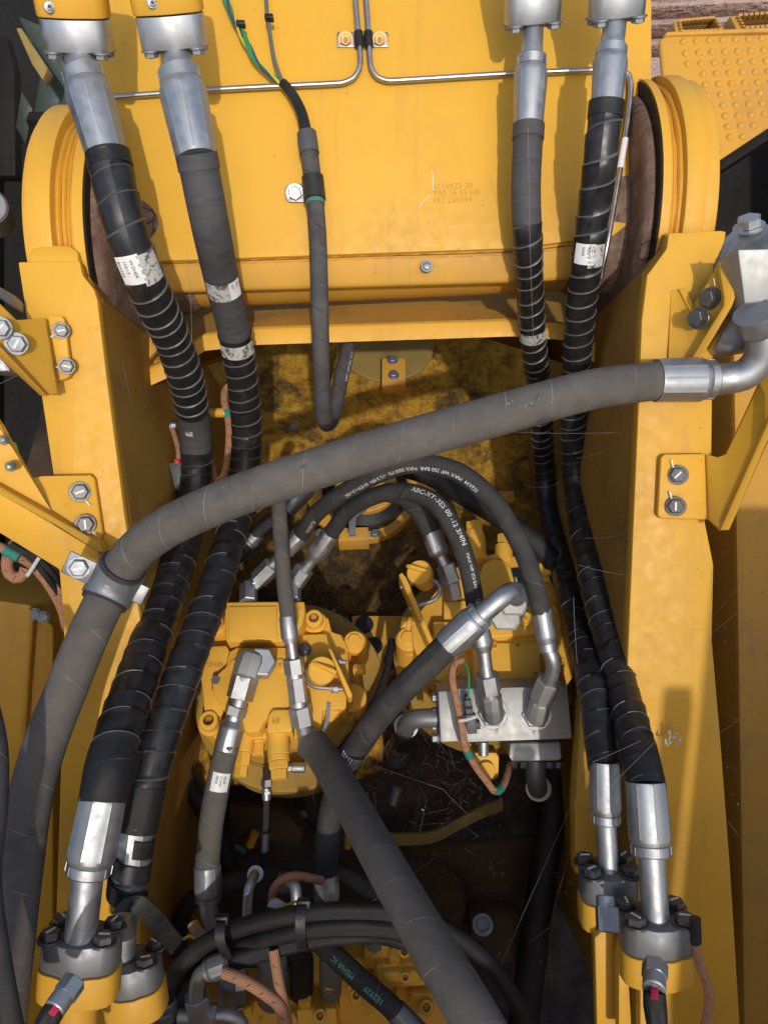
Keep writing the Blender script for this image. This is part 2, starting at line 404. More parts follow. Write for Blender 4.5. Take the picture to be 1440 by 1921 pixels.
def hexbolt(parent, p, ax, r, mat='bolt_dark', h=None, washer=True, name='bolt', ph=0, mark=False):
    mb = MB(); ax = ax.normalized(); h = h or r * .75; base = 0
    if washer: cyl(mb, p - ax * .001, ax, r * 1.28, r * .2 + .001, 24); base = r * .2
    hexa(mb, p + ax * (base - .0005), ax, r, h, phase=ph, cham=.14)
    o = obj(name, mb, mat, parent, smooth=30)
    if mark:
        m2 = MB(); a, b = basis(ax, toc(p)); t = random.uniform(0, 6.28); d1 = a * math.cos(t) + b * math.sin(t)
        box(m2, p + ax * (base + h + .0002), d1, ax.cross(d1), ax, r * .55, r * .11, .0006); obj('paint_mark', m2, 'paint_pen', o)
    return o
def socket(parent, p, ax, r, h, mat='yellow_cast', inner='brass', name='cap_bolt'):
    mb = MB(); ax = ax.normalized()
    lathe(mb, p, ax, [(-.004, r), (h * .82, r), (h * .95, r * .95), (h, r * .86), (h, r * .56), (h * .45, r * .54)], 30, cap=False)
    o = obj(name, mb, mat, parent, smooth=30)
    m2 = MB(); lathe(m2, p, ax, [(h * .35, r * .2), (h * .42, r * .58)], 6); a, b = basis(ax)
    lathe(m2, p, ax, [(h * .95, r * .5), (h * .42, r * .47)], 6, cap=False); obj('hex_socket', m2, inner, o, smooth=20); return o
# ================================================================== setting
Z = Vector((0, 0, 1)); Y = Vector((0, 1, 0)); X = Vector((1, 0, 0))
mb = MB(); n = 40
vs = [Vector((-60 + 120 * i / n, -30 + 120 * j / n, -1.35)) for j in range(n + 1) for i in range(n + 1)]
mb.add(vs, [[j * (n + 1) + i, j * (n + 1) + i + 1, (j + 1) * (n + 1) + i + 1, (j + 1) * (n + 1) + i] for j in range(n) for i in range(n)])
tag(obj('ground', mb, 'ground', org=Vector((0, 0, -1.35))), kind='structure')
# deck of the swing frame (rusty) and the pit floor below it
def flat(name, pix, z, th, mat, kind='structure', label=None, cat=None):
    mb = MB(); prism(mb, [PZ(x, y, z) for x, y in pix], Z * -th); return tag(obj(name, mb, mat, bevel=.003), label, cat, None, kind)
flat('deck', [(250, 560), (1130, 560), (1150, 1120), (1150, 1290), (735, 1290), (715, 1440), (640, 1470), (300, 1470), (280, 1120)], 0, .03, 'rusty_deck')
dk = bpy.data.objects['deck']; [setattr(n_.inputs[1], 'default_value', PZ(660, 1075, 0) - ORG[dk]) for n_ in MATS['rusty_deck'].node_tree.nodes if n_.type == 'VECT_MATH']
mb = MB(); prism(mb, [Vector((-1.3, -1.2, -.36)), Vector((1.3, -1.2, -.36)), Vector((1.3, 1.9, -.36)), Vector((-1.3, 1.9, -.36))], Z * -.03)
tag(obj('pit_floor', mb, 'oily_floor'), kind='structure')
# hood and bulkhead added out of frame, wings and slot shaped to shade the pit
hood = thing('shade_hood', 'shade hood added behind the pit, unseen, out of the frame', 'hood', (0, -1.5, 1.6))
part('shade_panel', lambda m: box(m, Vector((0, -2.62, 1.60)), X, Y, Z, 1.9, 1.5, .03), 'yellow_dusty', hood, bevel=.006)
for x0, x1, y1 in ((-1.9, -.56, -.36), (-.557, -.40, -.46), (.565, .640, -.62), (.643, .694, -.45), (.711, 1.9, -.15)):
    part('shade_wing', lambda m: box(m, Vector(((x0 + x1) / 2, (y1 - 1.12) / 2, 1.60)), X, Y, Z, (x1 - x0) / 2, (y1 + 1.12) / 2, .028), 'yellow_dusty', hood, bevel=.004)
part('shade_bulkhead', lambda m: box(m, Vector((0, -1.16, .6)), X, Y, Z, 1.9, .02, .96), 'yellow_dusty', hood, bevel=.004)
# side bodies of the machine
lb = thing('side_cabinet', 'yellow side cabinet left of the pit behind the grey hose', 'cabinet', P(20, 1400, 1.75))
part('side_panel', lambda m: prism(m, PP([(-260, 1090, 1.75), (55, 1135, 1.75), (100, 1175, 1.78), (100, 2050, 1.70), (-260, 2050, 1.70)]), FW * .5), 'yellow', lb, bevel=.004)
part('edge_fold', lambda m: prism(m, PP([(54, 1140, 1.73), (64, 1150, 1.74), (10, 1920, 1.66), (-4, 1920, 1.66)]), FW * .05), 'yellow', lb, bevel=.002)
for q in ((66, 1152), (82, 1158)): hexbolt(lb, P(q[0], q[1], 1.74), toc(P(*q, 1.74)), .011, 'zinc_dull')
part('lower_wall', lambda m: box(m, P(-330, 1000, 2.1), X, UP, FW, .1, 1.6, .9), 'dark_shade', lb)
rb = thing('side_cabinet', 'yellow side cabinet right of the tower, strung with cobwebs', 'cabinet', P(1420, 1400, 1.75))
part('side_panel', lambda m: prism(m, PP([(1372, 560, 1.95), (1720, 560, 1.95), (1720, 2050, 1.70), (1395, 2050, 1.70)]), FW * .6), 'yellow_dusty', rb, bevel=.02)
part('lower_wall', lambda m: box(m, P(1800, 1000, 2.1), X, UP, FW, .1, 1.6, .9), 'dark_shade', rb)
# dark front under the boom
fw_ = thing('front_frame', 'dark frame wall under the boom behind the rusty deck', 'frame', Vector((0, 1.5, 0)))
part('wall_plate', lambda m: box(m, PZ(720, 560, 0) + Vector((0, .03, .3)), X, Y, Z, 1.0, .02, .36), 'dark_shade', fw_)
for sx, pxs in ((0, (1085, 640, 712)), (1, (1045, 655, 720))):
    x_, a_, b_ = pxs
    part('post', lambda m: box(m, P(x_ - 10 + sx * -25, 680, 2.2), X, UP, FW, .02, .09, .02), 'dark_shade', fw_, bevel=.003)
# left background: green plates and dark shapes beyond the tower
gb = thing('cab_frame', 'dark green angled plates left of the boom in shade', 'cab frame', P(60, 200, 2.3))
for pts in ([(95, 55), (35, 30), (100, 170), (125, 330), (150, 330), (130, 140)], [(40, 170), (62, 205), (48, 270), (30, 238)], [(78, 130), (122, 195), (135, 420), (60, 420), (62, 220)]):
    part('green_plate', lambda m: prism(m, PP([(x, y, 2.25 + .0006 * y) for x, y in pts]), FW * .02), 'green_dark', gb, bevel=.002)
part('cross_rail', lambda m: prism(m, PP([(30, 52, 2.2), (40, 52, 2.2), (90, 128, 2.2), (80, 150, 2.2), (60, 120, 2.2)]), FW * .04), 'olive_pipe', gb, bevel=.003)
part('shade_wall', lambda m: prism(m, PP([(-320, -150, 2.9), (180, -150, 2.9), (180, 1200, 2.9), (-320, 1200, 2.9)]), FW * .05), 'dark_shade', gb)  # dark sheet, the shade beyond the tower is put into its colour
part('mud_bar', lambda m: prism(m, PP([(-20, 60, 2.4), (12, 62, 2.4), (28, 130, 2.4), (30, 330, 2.4), (-20, 330, 2.4)]), FW * .05), 'dark_shade', gb, bevel=.01)
dv = thing('recess_shade', 'black sheet coloured as the shaded void beside the right boom tower', 'recess', P(1400, 400, 2.6))
part('shade_wall', lambda m: prism(m, [P(1335, 322, 2.75), P(1560, 160, 2.75), P(1560, 900, 2.75), P(1250, 900, 2.75)], FW * .05), 'dark_shade', dv)  # flat black sheet stands in for the shaded void
# crawler track shoes far right top
for i, (y0, y1) in enumerate(((-70, -32), (-28, 8), (12, 42), (47, 80))):
    t = thing('track_shoe', ['topmost mud caked track shoe', 'reddish mud caked track shoe second from top', 'pale mud caked track shoe behind the step', 'mud caked track shoe nearest the yellow step'][i] + ' at upper right', 'track shoe', P(1400, y0, 3.6), 'track shoes of the crawler')
    part('pad', lambda m: prism(m, [P(1150, y0 + 14, 3.5), P(1700, y0 - 16, 3.5), P(1700, y1 - 20, 3.42), P(1150, y1 + 6, 3.42)], FW * .06), 'ground', t, bevel=.012)
    part('grouser', lambda m: prism(m, [P(1150, y1 - 3, 3.36), P(1700, y1 - 29, 3.36), P(1700, y1 - 18, 3.34), P(1150, y1 + 8, 3.34)], FW * .1), 'ground', t, bevel=.012)
# step with raised studs
st = thing('step_plate', 'yellow walkway step with rows of raised round studs', 'step', P(1350, 180, 2.1))
sd = lambda y: 1 / (.49 + 1.2e-4 * (y - 70) / 2.1)
S = lambda x, y: P(x, y, sd(y))
part('tread', lambda m: prism(m, [S(x, y) for x, y in [(1236, 72), (1250, 66), (1520, 60), (1520, 190), (1438, 243), (1345, 306), (1256, 300)]], FW * .02), 'yellow_dusty', st, bevel=.012, seg=3)
part('rear_edge', lambda m: prism(m, [S(x, y) - FW * .004 for x, y in [(1243, 68), (1520, 58), (1520, 48), (1250, 60)]], FW * .05), 'yellow_dusty', st, bevel=.006)
part('side_edge', lambda m: prism(m, [S(1345, 303), S(1440, 240), S(1520, 190), S(1520, 206), S(1440, 262), S(1352, 320)], FW * .06), 'dark_shade', st, bevel=.003)
nS = ((S(1300, 180) - S(1300, 100)).cross(S(1380, 100) - S(1300, 100))).normalized()
if nS.dot(toc(S(1300, 100))) < 0: nS = -nS
stud = None
for r_ in range(12):
    yy = 81 + r_ * 20.2 - (r_ == 0) * 2; xx0 = 1281 + r_ * 4.2
    for c_ in range(8):
        x_ = xx0 + c_ * 24.4; y_ = yy - c_ * 1.0 - r_ * .3
        if y_ > 303 - (x_ - 1345) * .66 - 10 or x_ > 1470: continue
        if x_ < 1345 and y_ > 130 + (x_ - 1290) * 2: continue
        p_ = S(x_, y_)
        if stud is None:
            m_ = MB(); lathe(m_, p_, nS, [(-.002, .0115), (.003, .0095), (.0065, .006), (.0075, .0008)], 14); stud = obj('stud', m_, 'yellow_dusty', st); sp0 = p_
        else:
            o = stud.copy(); COL.objects.link(o); o.parent = st; o.location = p_ - sp0
# serrated grip treads behind the step
for i, pts in enumerate(([(1262, 40), (1344, 33), (1362, 62), (1268, 66)], [(1368, 30), (1480, 22), (1490, 52), (1384, 60)])):
    t = thing('grip_tread', ['small serrated yellow grip frame behind the studded step', 'larger serrated yellow grip frame beside the right photo edge'][i], 'tread', P(pts[0][0], pts[0][1], 2.45), 'grip treads')
    q = [P(x, y, 2.40 - .002 * (y - 30)) for x, y in pts]; c = sum(q, Vector()) / 4
    for j in range(4):
        a, b = q[j], q[(j + 1) % 4]; ia, ib = a.lerp(c, .2), b.lerp(c, .2)
        part('frame_bar', lambda m: prism(m, [a, b, ib, ia], FW * .05), 'yellow_dusty', t, bevel=.003)
        nn_ = 9 if j in (0, 2) else 4
        for k_ in range(nn_):
            p_ = ia.lerp(ib, (k_ + .5) / nn_)
            part('tooth', lambda m: box(m, p_ - FW * .004, b - a, FW, (b - a).cross(FW), .006, .007, .004), 'yellow_dusty', t)
# ================================================================== boom
BD = 1.46
boom = thing('boom', 'broad yellow boom foot between the two towers, hoses running over it', 'boom', P(700, 400, 1.6))
BP = lambda x, y: P(x, y, BD)
out = [(112, -60), (1222, -60), (1222, 232), (1216, 290), (1205, 340), (1192, 395), (1178, 420), (1150, 442), (965, 466), (600, 479), (300, 490), (248, 489), (216, 440), (184, 360), (160, 290), (132, 190)]
part('top_plate', lambda m: prism(m, [BP(*q) for q in out], FW * .025), 'yellow', boom, bevel=.004)
part('side_web', lambda m: prism(m, [P(1219, -60, BD + .026), P(1219, 232, BD + .026), P(1190, 395, BD + .026), P(1150, 440, BD + .026)], [FW * .5] * 4), 'yellow', boom)
AXL, AXR = CAM + X * -.62 + UP * .55 + FW * 1.6, CAM + X * .60 + UP * .607 + FW * 1.6
axv = (AXR - AXL).normalized()
part('foot_tube', lambda m: lathe(m, AXL + axv * .17, axv, [(0, .126), (.86, .126)], 64), 'yellow_dusty', boom)
part('side_web', lambda m: prism(m, [P(125, -60, BD + .026), P(140, 190, BD + .026), P(180, 360, BD + .026), P(240, 480, BD + .026)], [FW * .5] * 4), 'yellow', boom)
bd = [(232, 487), (300, 491), (500, 484), (700, 477), (965, 468), (1145, 446)]
for dy, r_ in ((0, .0035), (7, .003), (13, .004)):
    part('weld_bead', lambda m: tube(m, Path([P(x, y + dy, BD + .012 + dy * .0012) for x, y in bd]), r_, segs=8, rf=lambda q: r_ * (1 + .35 * math.sin(q * 180) * math.sin(q * 57))), 'yellow_dusty', boom)
part('lower_plate', lambda m: prism(m, PP([(250, 488, 1.476), (300, 494, 1.476), (965, 471, 1.476), (1130, 452, 1.476), (1122, 520, 1.50), (960, 528, 1.51), (300, 548, 1.51), (262, 540, 1.51)]), FW * .02), 'yellow_dusty', boom, bevel=.006)
for p_, a_, s_ in ((AXL, axv, 0), (AXR, -axv, 1)):
    hd = part('hub_disc', lambda m: lathe(m, p_ + a_ * .02, a_, [(0, .128), (.03, .142), (.07, .15), (.14, .146), (.19, .135), (.22, .12)], 56, lambda j: 1 + .012 * math.sin(j * 1.7) + .01 * math.sin(j * .63 + 1), cap=True), 'mud', boom)
for t_, x_, y_, q_ in (('61169Z5 20', 812, 356, .0), ('TR2 56 55 H0', 812, 369, 0), ('PE2 230044', 812, 382, 0)):
    part('stamped_number', lambda m: text_flat(m, t_, .0155, BP(x_, y_), (X * 1 + UP * .045).normalized(), UP, FW * -.0006), 'stamp', boom)
part('nut', lambda m: (cyl(m, P(800, 500, 1.478), -FW, .012, .004), hexa(m, P(800, 500, 1.475), -FW, .008, .008)), 'zinc_dull', boom)
# scratch showing primer
for q in ([(810, 320), (812, 332), (811, 345), (813, 356)], [(806, 366), (798, 374), (790, 380), (786, 388)]):
    part('paint_scratch', lambda m: tube(m, Path([P(x, y, BD - .0001) for x, y in q]), .0007, segs=5), 'label_white', boom)

# ================================================================== towers
dL = lambda y: 1 / (.752 - 5.94e-5 * (y - 490)); dR = lambda y: 1 / (.760 - 3.2e-5 * (y - 490))
LT = lambda x, y, o=0: P(x, y, dL(y) + o); RT = lambda x, y, o=0: P(x, y, dR(y) + o)
tl = thing('boom_tower', 'tall yellow boom tower plate on the left with two bolted brackets', 'tower', LT(150, 1500))
lo_l = [(34, 491), (50, 597), (78, 743), (100, 890), (110, 1060), (120, 1165), (117, 1340), (105, 1730), (98, 2000)]
lo_r = [(262, 2000), (266, 1500), (272, 1300), (264, 1165), (233, 960), (200, 705), (183, 563), (177, 543), (155, 515), (150, 489)]
part('flange_plate', lambda m: prism(m, [LT(*q) for q in lo_l + lo_r], FW * .03), 'yellow', tl, bevel=.003)
wl = [LT(x + 10, y, .028) for x, y in [(140, 490), (183, 563), (200, 705), (233, 960), (264, 1165), (272, 1300), (266, 1500), (262, 2000)]]
for i in range(len(wl) - 1):
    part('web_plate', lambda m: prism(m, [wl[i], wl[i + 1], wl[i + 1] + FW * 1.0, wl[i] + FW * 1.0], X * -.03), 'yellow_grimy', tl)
lc = AXL
def lug(m, c, x0, x1, r, r0=None, lob=True):
    lathe(m, Vector((x0, c.y, c.z)), X, [(0, r), (x1 - x0, r)], 96)
for nm, x0, x1, r_, mt in (('lug_plate', -.630, -.584, .272, 'yellow'), ('lug_rim', -.548, -.530, .266, 'yellow'), ('weld_fillet', -.585, -.547, .238, 'yellow_weld')):
    part(nm, lambda m: lug(m, lc, x0, x1, r_), mt, tl, bevel=0 if nm != 'lug_plate' else .004)
for i, (x0, r_) in enumerate(((-.579, .250), (-.570, .246), (-.561, .244), (-.553, .250))):
    pc = [Vector((x0, lc.y, lc.z)) + (UP * math.cos(R(a)) - FW * math.sin(R(a))) * r_ for a in range(-40, 150, 6)]
    part('weld_bead', lambda m: tube(m, Path(pc, 5), .006, segs=8, rf=lambda q: .0062 + .0012 * math.sin(q * 46 + i) * math.sin(q * 21)), 'yellow_weld', tl)
part('neck', lambda m: prism(m, PP([(58, 500, 1.335), (150, 500, 1.335), (146, 470, 1.338), (128, 458, 1.342), (72, 458, 1.342), (54, 470, 1.338)]), FW * .05), 'yellow', tl, bevel=.006)
part('pin_boss', lambda m: lug(m, lc, -.640, -.629, .262), 'yellow', tl, bevel=.006)
part('gap_shade', lambda m: lug(m, lc, -.5305, -.5265, .262), 'dark_shade', tl)  # dark ring paints the shaded gap between lug rim and mud
part('mud_face', lambda m: lathe(m, Vector((-.527, lc.y, lc.z)), X, [(0, .238), (.006, .240), (.012, .234), (.016, .222), (.018, .20)], 72, lambda j: 1), 'mud', tl)
tr = thing('boom_tower', 'tall yellow boom tower plate on the right with scattered dirt specks', 'tower', RT(1280, 1500))
ro = [(1253, 437), (1351, 432), (1362, 434), (1358, 455), (1338, 500), (1336, 700), (1334, 880), (1322, 980), (1338, 1060), (1335, 1200), (1352, 1400), (1370, 1640), (1392, 2000), (1195, 2000), (1190, 1500), (1176, 1250), (1180, 1150), (1195, 800), (1203, 600), (1213, 516), (1250, 466)]
part('flange_plate', lambda m: prism(m, [RT(*q) for q in ro], FW * .03), 'yellow', tr, bevel=.003)
wr = [RT(x - 10, y, .028) for x, y in [(1258, 437), (1250, 466), (1213, 516), (1203, 600), (1195, 800), (1180, 1150), (1176, 1250), (1190, 1500), (1195, 2000)]]
for i in range(len(wr) - 1):
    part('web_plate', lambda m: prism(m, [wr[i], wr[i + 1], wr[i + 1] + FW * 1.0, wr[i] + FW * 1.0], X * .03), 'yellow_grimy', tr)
rc = AXR
for nm, x0, x1, r_, mt in (('lug_plate', .530, .566, .272, 'yellow'), ('lug_rim', .491, .506, .266, 'yellow'), ('weld_fillet', .505, .531, .240, 'yellow_weld'), ('pin_boss', .565, .592, .264, 'yellow')):
    part(nm, lambda m: lug(m, rc, x0, x1, r_), mt, tr, bevel=.004 if nm in ('lug_plate', 'pin_boss') else 0)
for i, (x0, r_) in enumerate(((.5095, .250), (.516, .246), (.5215, .245), (.527, .251))):
    pc = [Vector((x0, rc.y, rc.z)) + (UP * math.cos(R(a)) - FW * math.sin(R(a))) * r_ for a in range(-40, 150, 6)]
    part('weld_bead', lambda m: tube(m, Path(pc, 5), .006, segs=8, rf=lambda q: .0062 + .0012 * math.sin(q * 41 + i) * math.sin(q * 23)), 'yellow_weld', tr)
part('gap_shade', lambda m: lug(m, rc, .4875, .4915, .262), 'dark_shade', tr)  # same painted gap shade on the right lug
part('mud_face', lambda m: lathe(m, Vector((.488, rc.y, rc.z)), -X, [(0, .238), (.006, .240), (.012, .234), (.016, .222), (.018, .20)], 72), 'mud', tr)
# cross beam between the towers
cb = thing('cross_beam', 'yellow cross beam under the boom with curved cut-outs at its ends', 'beam', P(700, 600, 1.66))
bt = [(150, 560, 1.80), (720, 545, 1.80), (1290, 525, 1.80)]
fr_ = [(1200, 700, 1.62), (1140, 680, 1.62), (1118, 655, 1.62), (1090, 634, 1.62), (1060, 610, 1.62), (960, 602, 1.62), (480, 618, 1.62), (385, 630, 1.62), (360, 645, 1.62), (330, 668, 1.62), (312, 682, 1.62), (275, 698, 1.62), (228, 715, 1.62), (180, 720, 1.62)]
dn_ = (UP * -.3 + FW * .95).normalized() * .0
part('top_plate', lambda m: prism(m, PP(bt + fr_), (UP * -.034)), 'yellow', cb, bevel=.002)
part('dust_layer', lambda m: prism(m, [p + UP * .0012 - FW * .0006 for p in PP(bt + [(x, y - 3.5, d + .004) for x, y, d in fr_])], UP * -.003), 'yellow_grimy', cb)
part('gusset_plate', lambda m: prism(m, PP([(195, 575, 1.60), (300, 590, 1.66), (310, 640, 1.64), (240, 715, 1.60), (205, 715, 1.58)]), FW * .02), 'yellow_dusty', cb, bevel=.003)
part('gusset_plate', lambda m: prism(m, PP([(1215, 560, 1.56), (1130, 575, 1.64), (1120, 640, 1.64), (1170, 690, 1.60), (1205, 690, 1.56)]), FW * .02), 'yellow_dusty', cb, bevel=.003)
# ================================================================== big hoses along the boom
HS = 1.09
def PH(x, y, d): return P(x, y, d * HS)
def pipe(parent, pts, r, mat='zinc', name='pipe', segs=24):
    return part(name, lambda m: tube(m, Path(pts), r, segs=segs, step=.006), mat, parent)
def ferrule(parent, p0, p1, r, mat='zinc', name='ferrule', **kw):
    mb = MB(); ferrule_mesh(mb, p0, p1, r, **kw); return obj(name, mb, mat, parent, smooth=12)
def stickers(parent, path, lst, r):
    """(s, length, centre angle, half angle, material, text lines)"""
    for s_, L_, th, ha, mt, lines in lst:
        c = path.camth(s_) + th
        o = part('sticker', lambda m: patch(m, path, s_ - L_ / 2, s_ + L_ / 2, c - ha, c + ha, r + .0034), mt, parent)
        for i, tx in enumerate(lines):
            part('print', lambda m: text_hose(m, tx, .0075, path, s_ - L_ * .36, r + .0034, th - ha * .25 + i * .30, 1, .0006), 'ink_black', o)
def flange_block(parent, c, ax, side, hw=.052, hd=.036, t=.036, block=.05, mat='zinc_dull', bolt='bolt_dark', br=.011, bmat='yellow', mark=True, sides=((-1, -1), (-1, 1), (1, -1), (1, 1))):
    """split flange: ax points from block to hose, side = long direction"""
    ax = ax.normalized(); a = (side - ax * side.dot(ax)).normalized(); b = ax.cross(a)
    def outline(p, g=0):
        pts = []
        for i in range(28):
            t_ = 2 * math.pi * i / 28; ct, st_ = math.cos(t_), math.sin(t_)
            k_ = 1 / ((abs(ct) ** 3.2 + abs(st_) ** 3.2) ** (1 / 3.2)); pts.append(p + a * ct * k_ * (hw + g) + b * st_ * k_ * (hd + g) * (1 + .12 * (abs(ct) < .35)))
        return pts
    part('flange_clamp', lambda m: prism(m, outline(c), ax * t), mat, parent, bevel=.0018)
    part('port_block', lambda m: prism(m, outline(c - ax * .0015, .002), ax * -block), bmat, parent, bevel=.003)
    for sx, sy in sides:
        hexbolt(parent, c + ax * t + a * sx * hw * .7 + b * sy * hd * .58, ax, br, bolt, mark=mark and random.random() < .8)
    return a, b
def big_hose(name, label, pts, od, wraps, plain, top, bot, pitch=.033):
    """wraps / plain: ranges as fractions of hose length; top/bot: (ferrule end px, pipe end px)"""
    path = Path([PH(*q) for q in pts]); r = od / 2 * HS
    t = thing(name, label, 'hose', path.p[-1], 'boom hoses')
    part('hose_body', lambda m: tube(m, path, r - .003, segs=28), 'hose_black', t)
    for a, b, pitch in wraps: part('spiral_wrap', lambda m: wrap(m, path, r - .0012, path.L * a, path.L * b, pitch), 'wrap', t, smooth=50)
    for a, b in plain: part('tape_wrap', lambda m: tube(m, path, r - .0004, path.L * a, path.L * b, segs=28), 'hose_tape', t)
    for i_, (ps, rf, rp) in enumerate((top, bot)):
        f0, f1 = PH(*ps[0]), PH(*ps[1]); ferrule(t, f0, f1, rf * HS, taper=.88 if i_ == 0 else .95)
        pipe(t, [f1 - (f1 - f0).normalized() * .01] + [PH(*q) for q in ps[1:]], rp * HS)
    part('end_band', lambda m: tube(m, path, r + .0015, path.L * .955, path.L + .004, segs=28), 'hose_black', t)
    part('end_band', lambda m: tube(m, path, r + .0014, -.004, .022, segs=28), 'hose_tape' if plain and plain[0][0] == 0 else 'hose_black', t)
    return t, path, r
H1, pa, r1 = big_hose('hydraulic_hose', 'leftmost black spiral wrapped hose down the boom with torn white label',
    [(203, 292, 1.15), (236, 430, 1.16), (278, 540, 1.22), (325, 640, 1.33), (351, 720, 1.42), (365, 800, 1.52), (369, 880, 1.57), (360, 960, 1.55), (338, 1040, 1.47), (305, 1140, 1.36), (268, 1240, 1.24), (230, 1350, 1.14), (207, 1430, 1.08), (195, 1500, 1.06)], .0645,
    [(0, .13, .040), (.13, .37, .0285), (.44, .7, .034), (.7, 1, .041)], [(.365, .445)],
    ([(203, 297, 1.15), (155, 133, 1.15), (148, 82, 1.17)], .0345, .0235), ([(195, 1492, 1.06), (165, 1640, 1.05), (151, 1765, 1.04)], .0335, .0215))
stickers(H1, pa, [(pa.L * .115, .042, .45, .55, 'label_white', ['WZHER', '10513', 'BW258']), (pa.L * .118, .046, -.5, .5, 'label_torn', []), (pa.L * .395, .016, .35, .2, 'label_torn', [])], r1)
H2, pb, r2 = big_hose('hydraulic_hose', 'hose second from left, grey taped above and black spiral wrapped below',
    [(369, 292, 1.13), (394, 420, 1.18), (415, 520, 1.28), (443, 640, 1.40), (460, 760, 1.5), (462, 850, 1.55), (447, 960, 1.55), (420, 1050, 1.43), (394, 1130, 1.36), (352, 1240, 1.27), (305, 1370, 1.2), (275, 1470, 1.17), (257, 1552, 1.16)], .060,
    [(.245, .5, .030), (.5, 1, .037)], [(0, .25)],
    ([(370, 297, 1.13), (335, 133, 1.13), (328, 76, 1.15)], .0345, .0225), ([(257, 1540, 1.16), (240, 1672, 1.16), (233, 1800, 1.18)], .0280, .0165))
stickers(H2, pb, [(pb.L * .158, .042, -.6, .35, 'label_white', ['052', '61E']), (pb.L * .158, .042, .3, .7, 'label_torn', []), (pb.L * .262, .032, 0, 1.1, 'label_torn', [])], r2)
H3, pc_, r3 = big_hose('hydraulic_hose', 'thinner hose right of centre on the boom with scraped white lettering band',
    [(991, 238, 1.24), (986, 350, 1.25), (989, 450, 1.28), (993, 540, 1.37), (1000, 640, 1.48), (1012, 740, 1.63), (1018, 850, 1.78), (1026, 940, 1.80), (1045, 1030, 1.68), (1065, 1110, 1.53), (1085, 1190, 1.4), (1112, 1300, 1.25), (1134, 1436, 1.16)], .0490,
    [(.09, .3, .033), (.3, .6, .030), (.6, 1, .036)], [(0, .10)],
    ([(990, 243, 1.24), (997, 105, 1.225), (1000, 26, 1.24)], .0268, .0172), ([(1133, 1428, 1.16), (1136, 1545, 1.15), (1141, 1640, 1.14)], .0235, .0152), .031)
stickers(H3, pc_, [(pc_.L * .232, .028, 0, 1.2, 'label_torn', [])], r3)
H4, pd, r4 = big_hose('hydraulic_hose', 'rightmost black spiral wrapped hose on the boom with white part label',
    [(1137, 195, 1.18), (1125, 300, 1.2), (1112, 400, 1.25), (1099, 500, 1.30), (1087, 600, 1.38), (1080, 700, 1.46), (1075, 800, 1.55), (1078, 900, 1.6), (1092, 990, 1.52), (1110, 1080, 1.42), (1138, 1190, 1.33), (1168, 1300, 1.23), (1197, 1410, 1.12), (1211, 1475, 1.08)], .0525,
    [(0, .16, .043), (.16, .5, .031), (.5, 1, .037)], [],
    ([(1135, 215, 1.18), (1147, 88, 1.175), (1156, 12, 1.19)], .0262, .0182), ([(1210, 1466, 1.08), (1221, 1605, 1.06), (1229, 1728, 1.05)], .0292, .0185), .032)
stickers(H4, pd, [(pd.L * .155, .034, .2, .6, 'label_white', ['REV 1', '5000']), (pd.L * .157, .038, -.55, .5, 'label_torn', [])], r4)
# loose tape tail at the foot of hose 2
tt = Path(PP([(246, 1600, 1.125), (285, 1640, 1.13), (270, 1690, 1.12), (225, 1680, 1.12), (215, 1655, 1.12)]))
def strip(m, pts, wv, th=.002):
    path = Path(pts, 8); n = len(path.p); vs = []; fs = []
    for i in range(n):
        p, t = path.p[i], path.t[i]; ww = wv; nn = t.cross(ww).normalized()
        vs += [p - ww - nn * th, p + ww - nn * th, p + ww + nn * th, p - ww + nn * th]
    for i in range(n - 1):
        for j in range(4): k2 = (j + 1) % 4; fs.append([i * 4 + j, i * 4 + k2, i * 4 + 4 + k2, i * 4 + 4 + j])
    fs += [[0, 1, 2, 3], [n * 4 - 4, n * 4 - 3, n * 4 - 2, n * 4 - 1]]; m.add(vs, fs)
fp = Path([PH(*q) for q in [(257, 1540, 1.16), (240, 1672, 1.16), (233, 1800, 1.18)]])
def helix(m, path, r, s0, s1, turns, wd):
    vs = []; fs = []; n = 40
    for i in range(n + 1):
        f = i / n; q = s0 + (s1 - s0) * f; th = 2 * math.pi * turns * f
        for dq, rr in ((-wd, r), (wd, r), (wd, r + .003), (-wd, r + .003)): vs.append(path.pt(q + dq, th, rr))
    for i in range(n):
        for j in range(4): k2 = (j + 1) % 4; fs.append([i * 4 + j, i * 4 + k2, i * 4 + 4 + k2, i * 4 + 4 + j])
    fs += [[0, 1, 2, 3], [n * 4, n * 4 + 1, n * 4 + 2, n * 4 + 3]]; m.add(vs, fs)
part('loose_wrap', lambda m: helix(m, fp, .0315, .035, .125, -2.2, .014), 'wrap', H2)
part('wrap_tail', lambda m: strip(m, [PH(*q) for q in [(222, 1700, 1.13), (255, 1695, 1.12), (285, 1718, 1.13), (312, 1750, 1.16), (332, 1775, 1.18)]], UP * .013 + X * .010, .0025), 'wrap', H2)
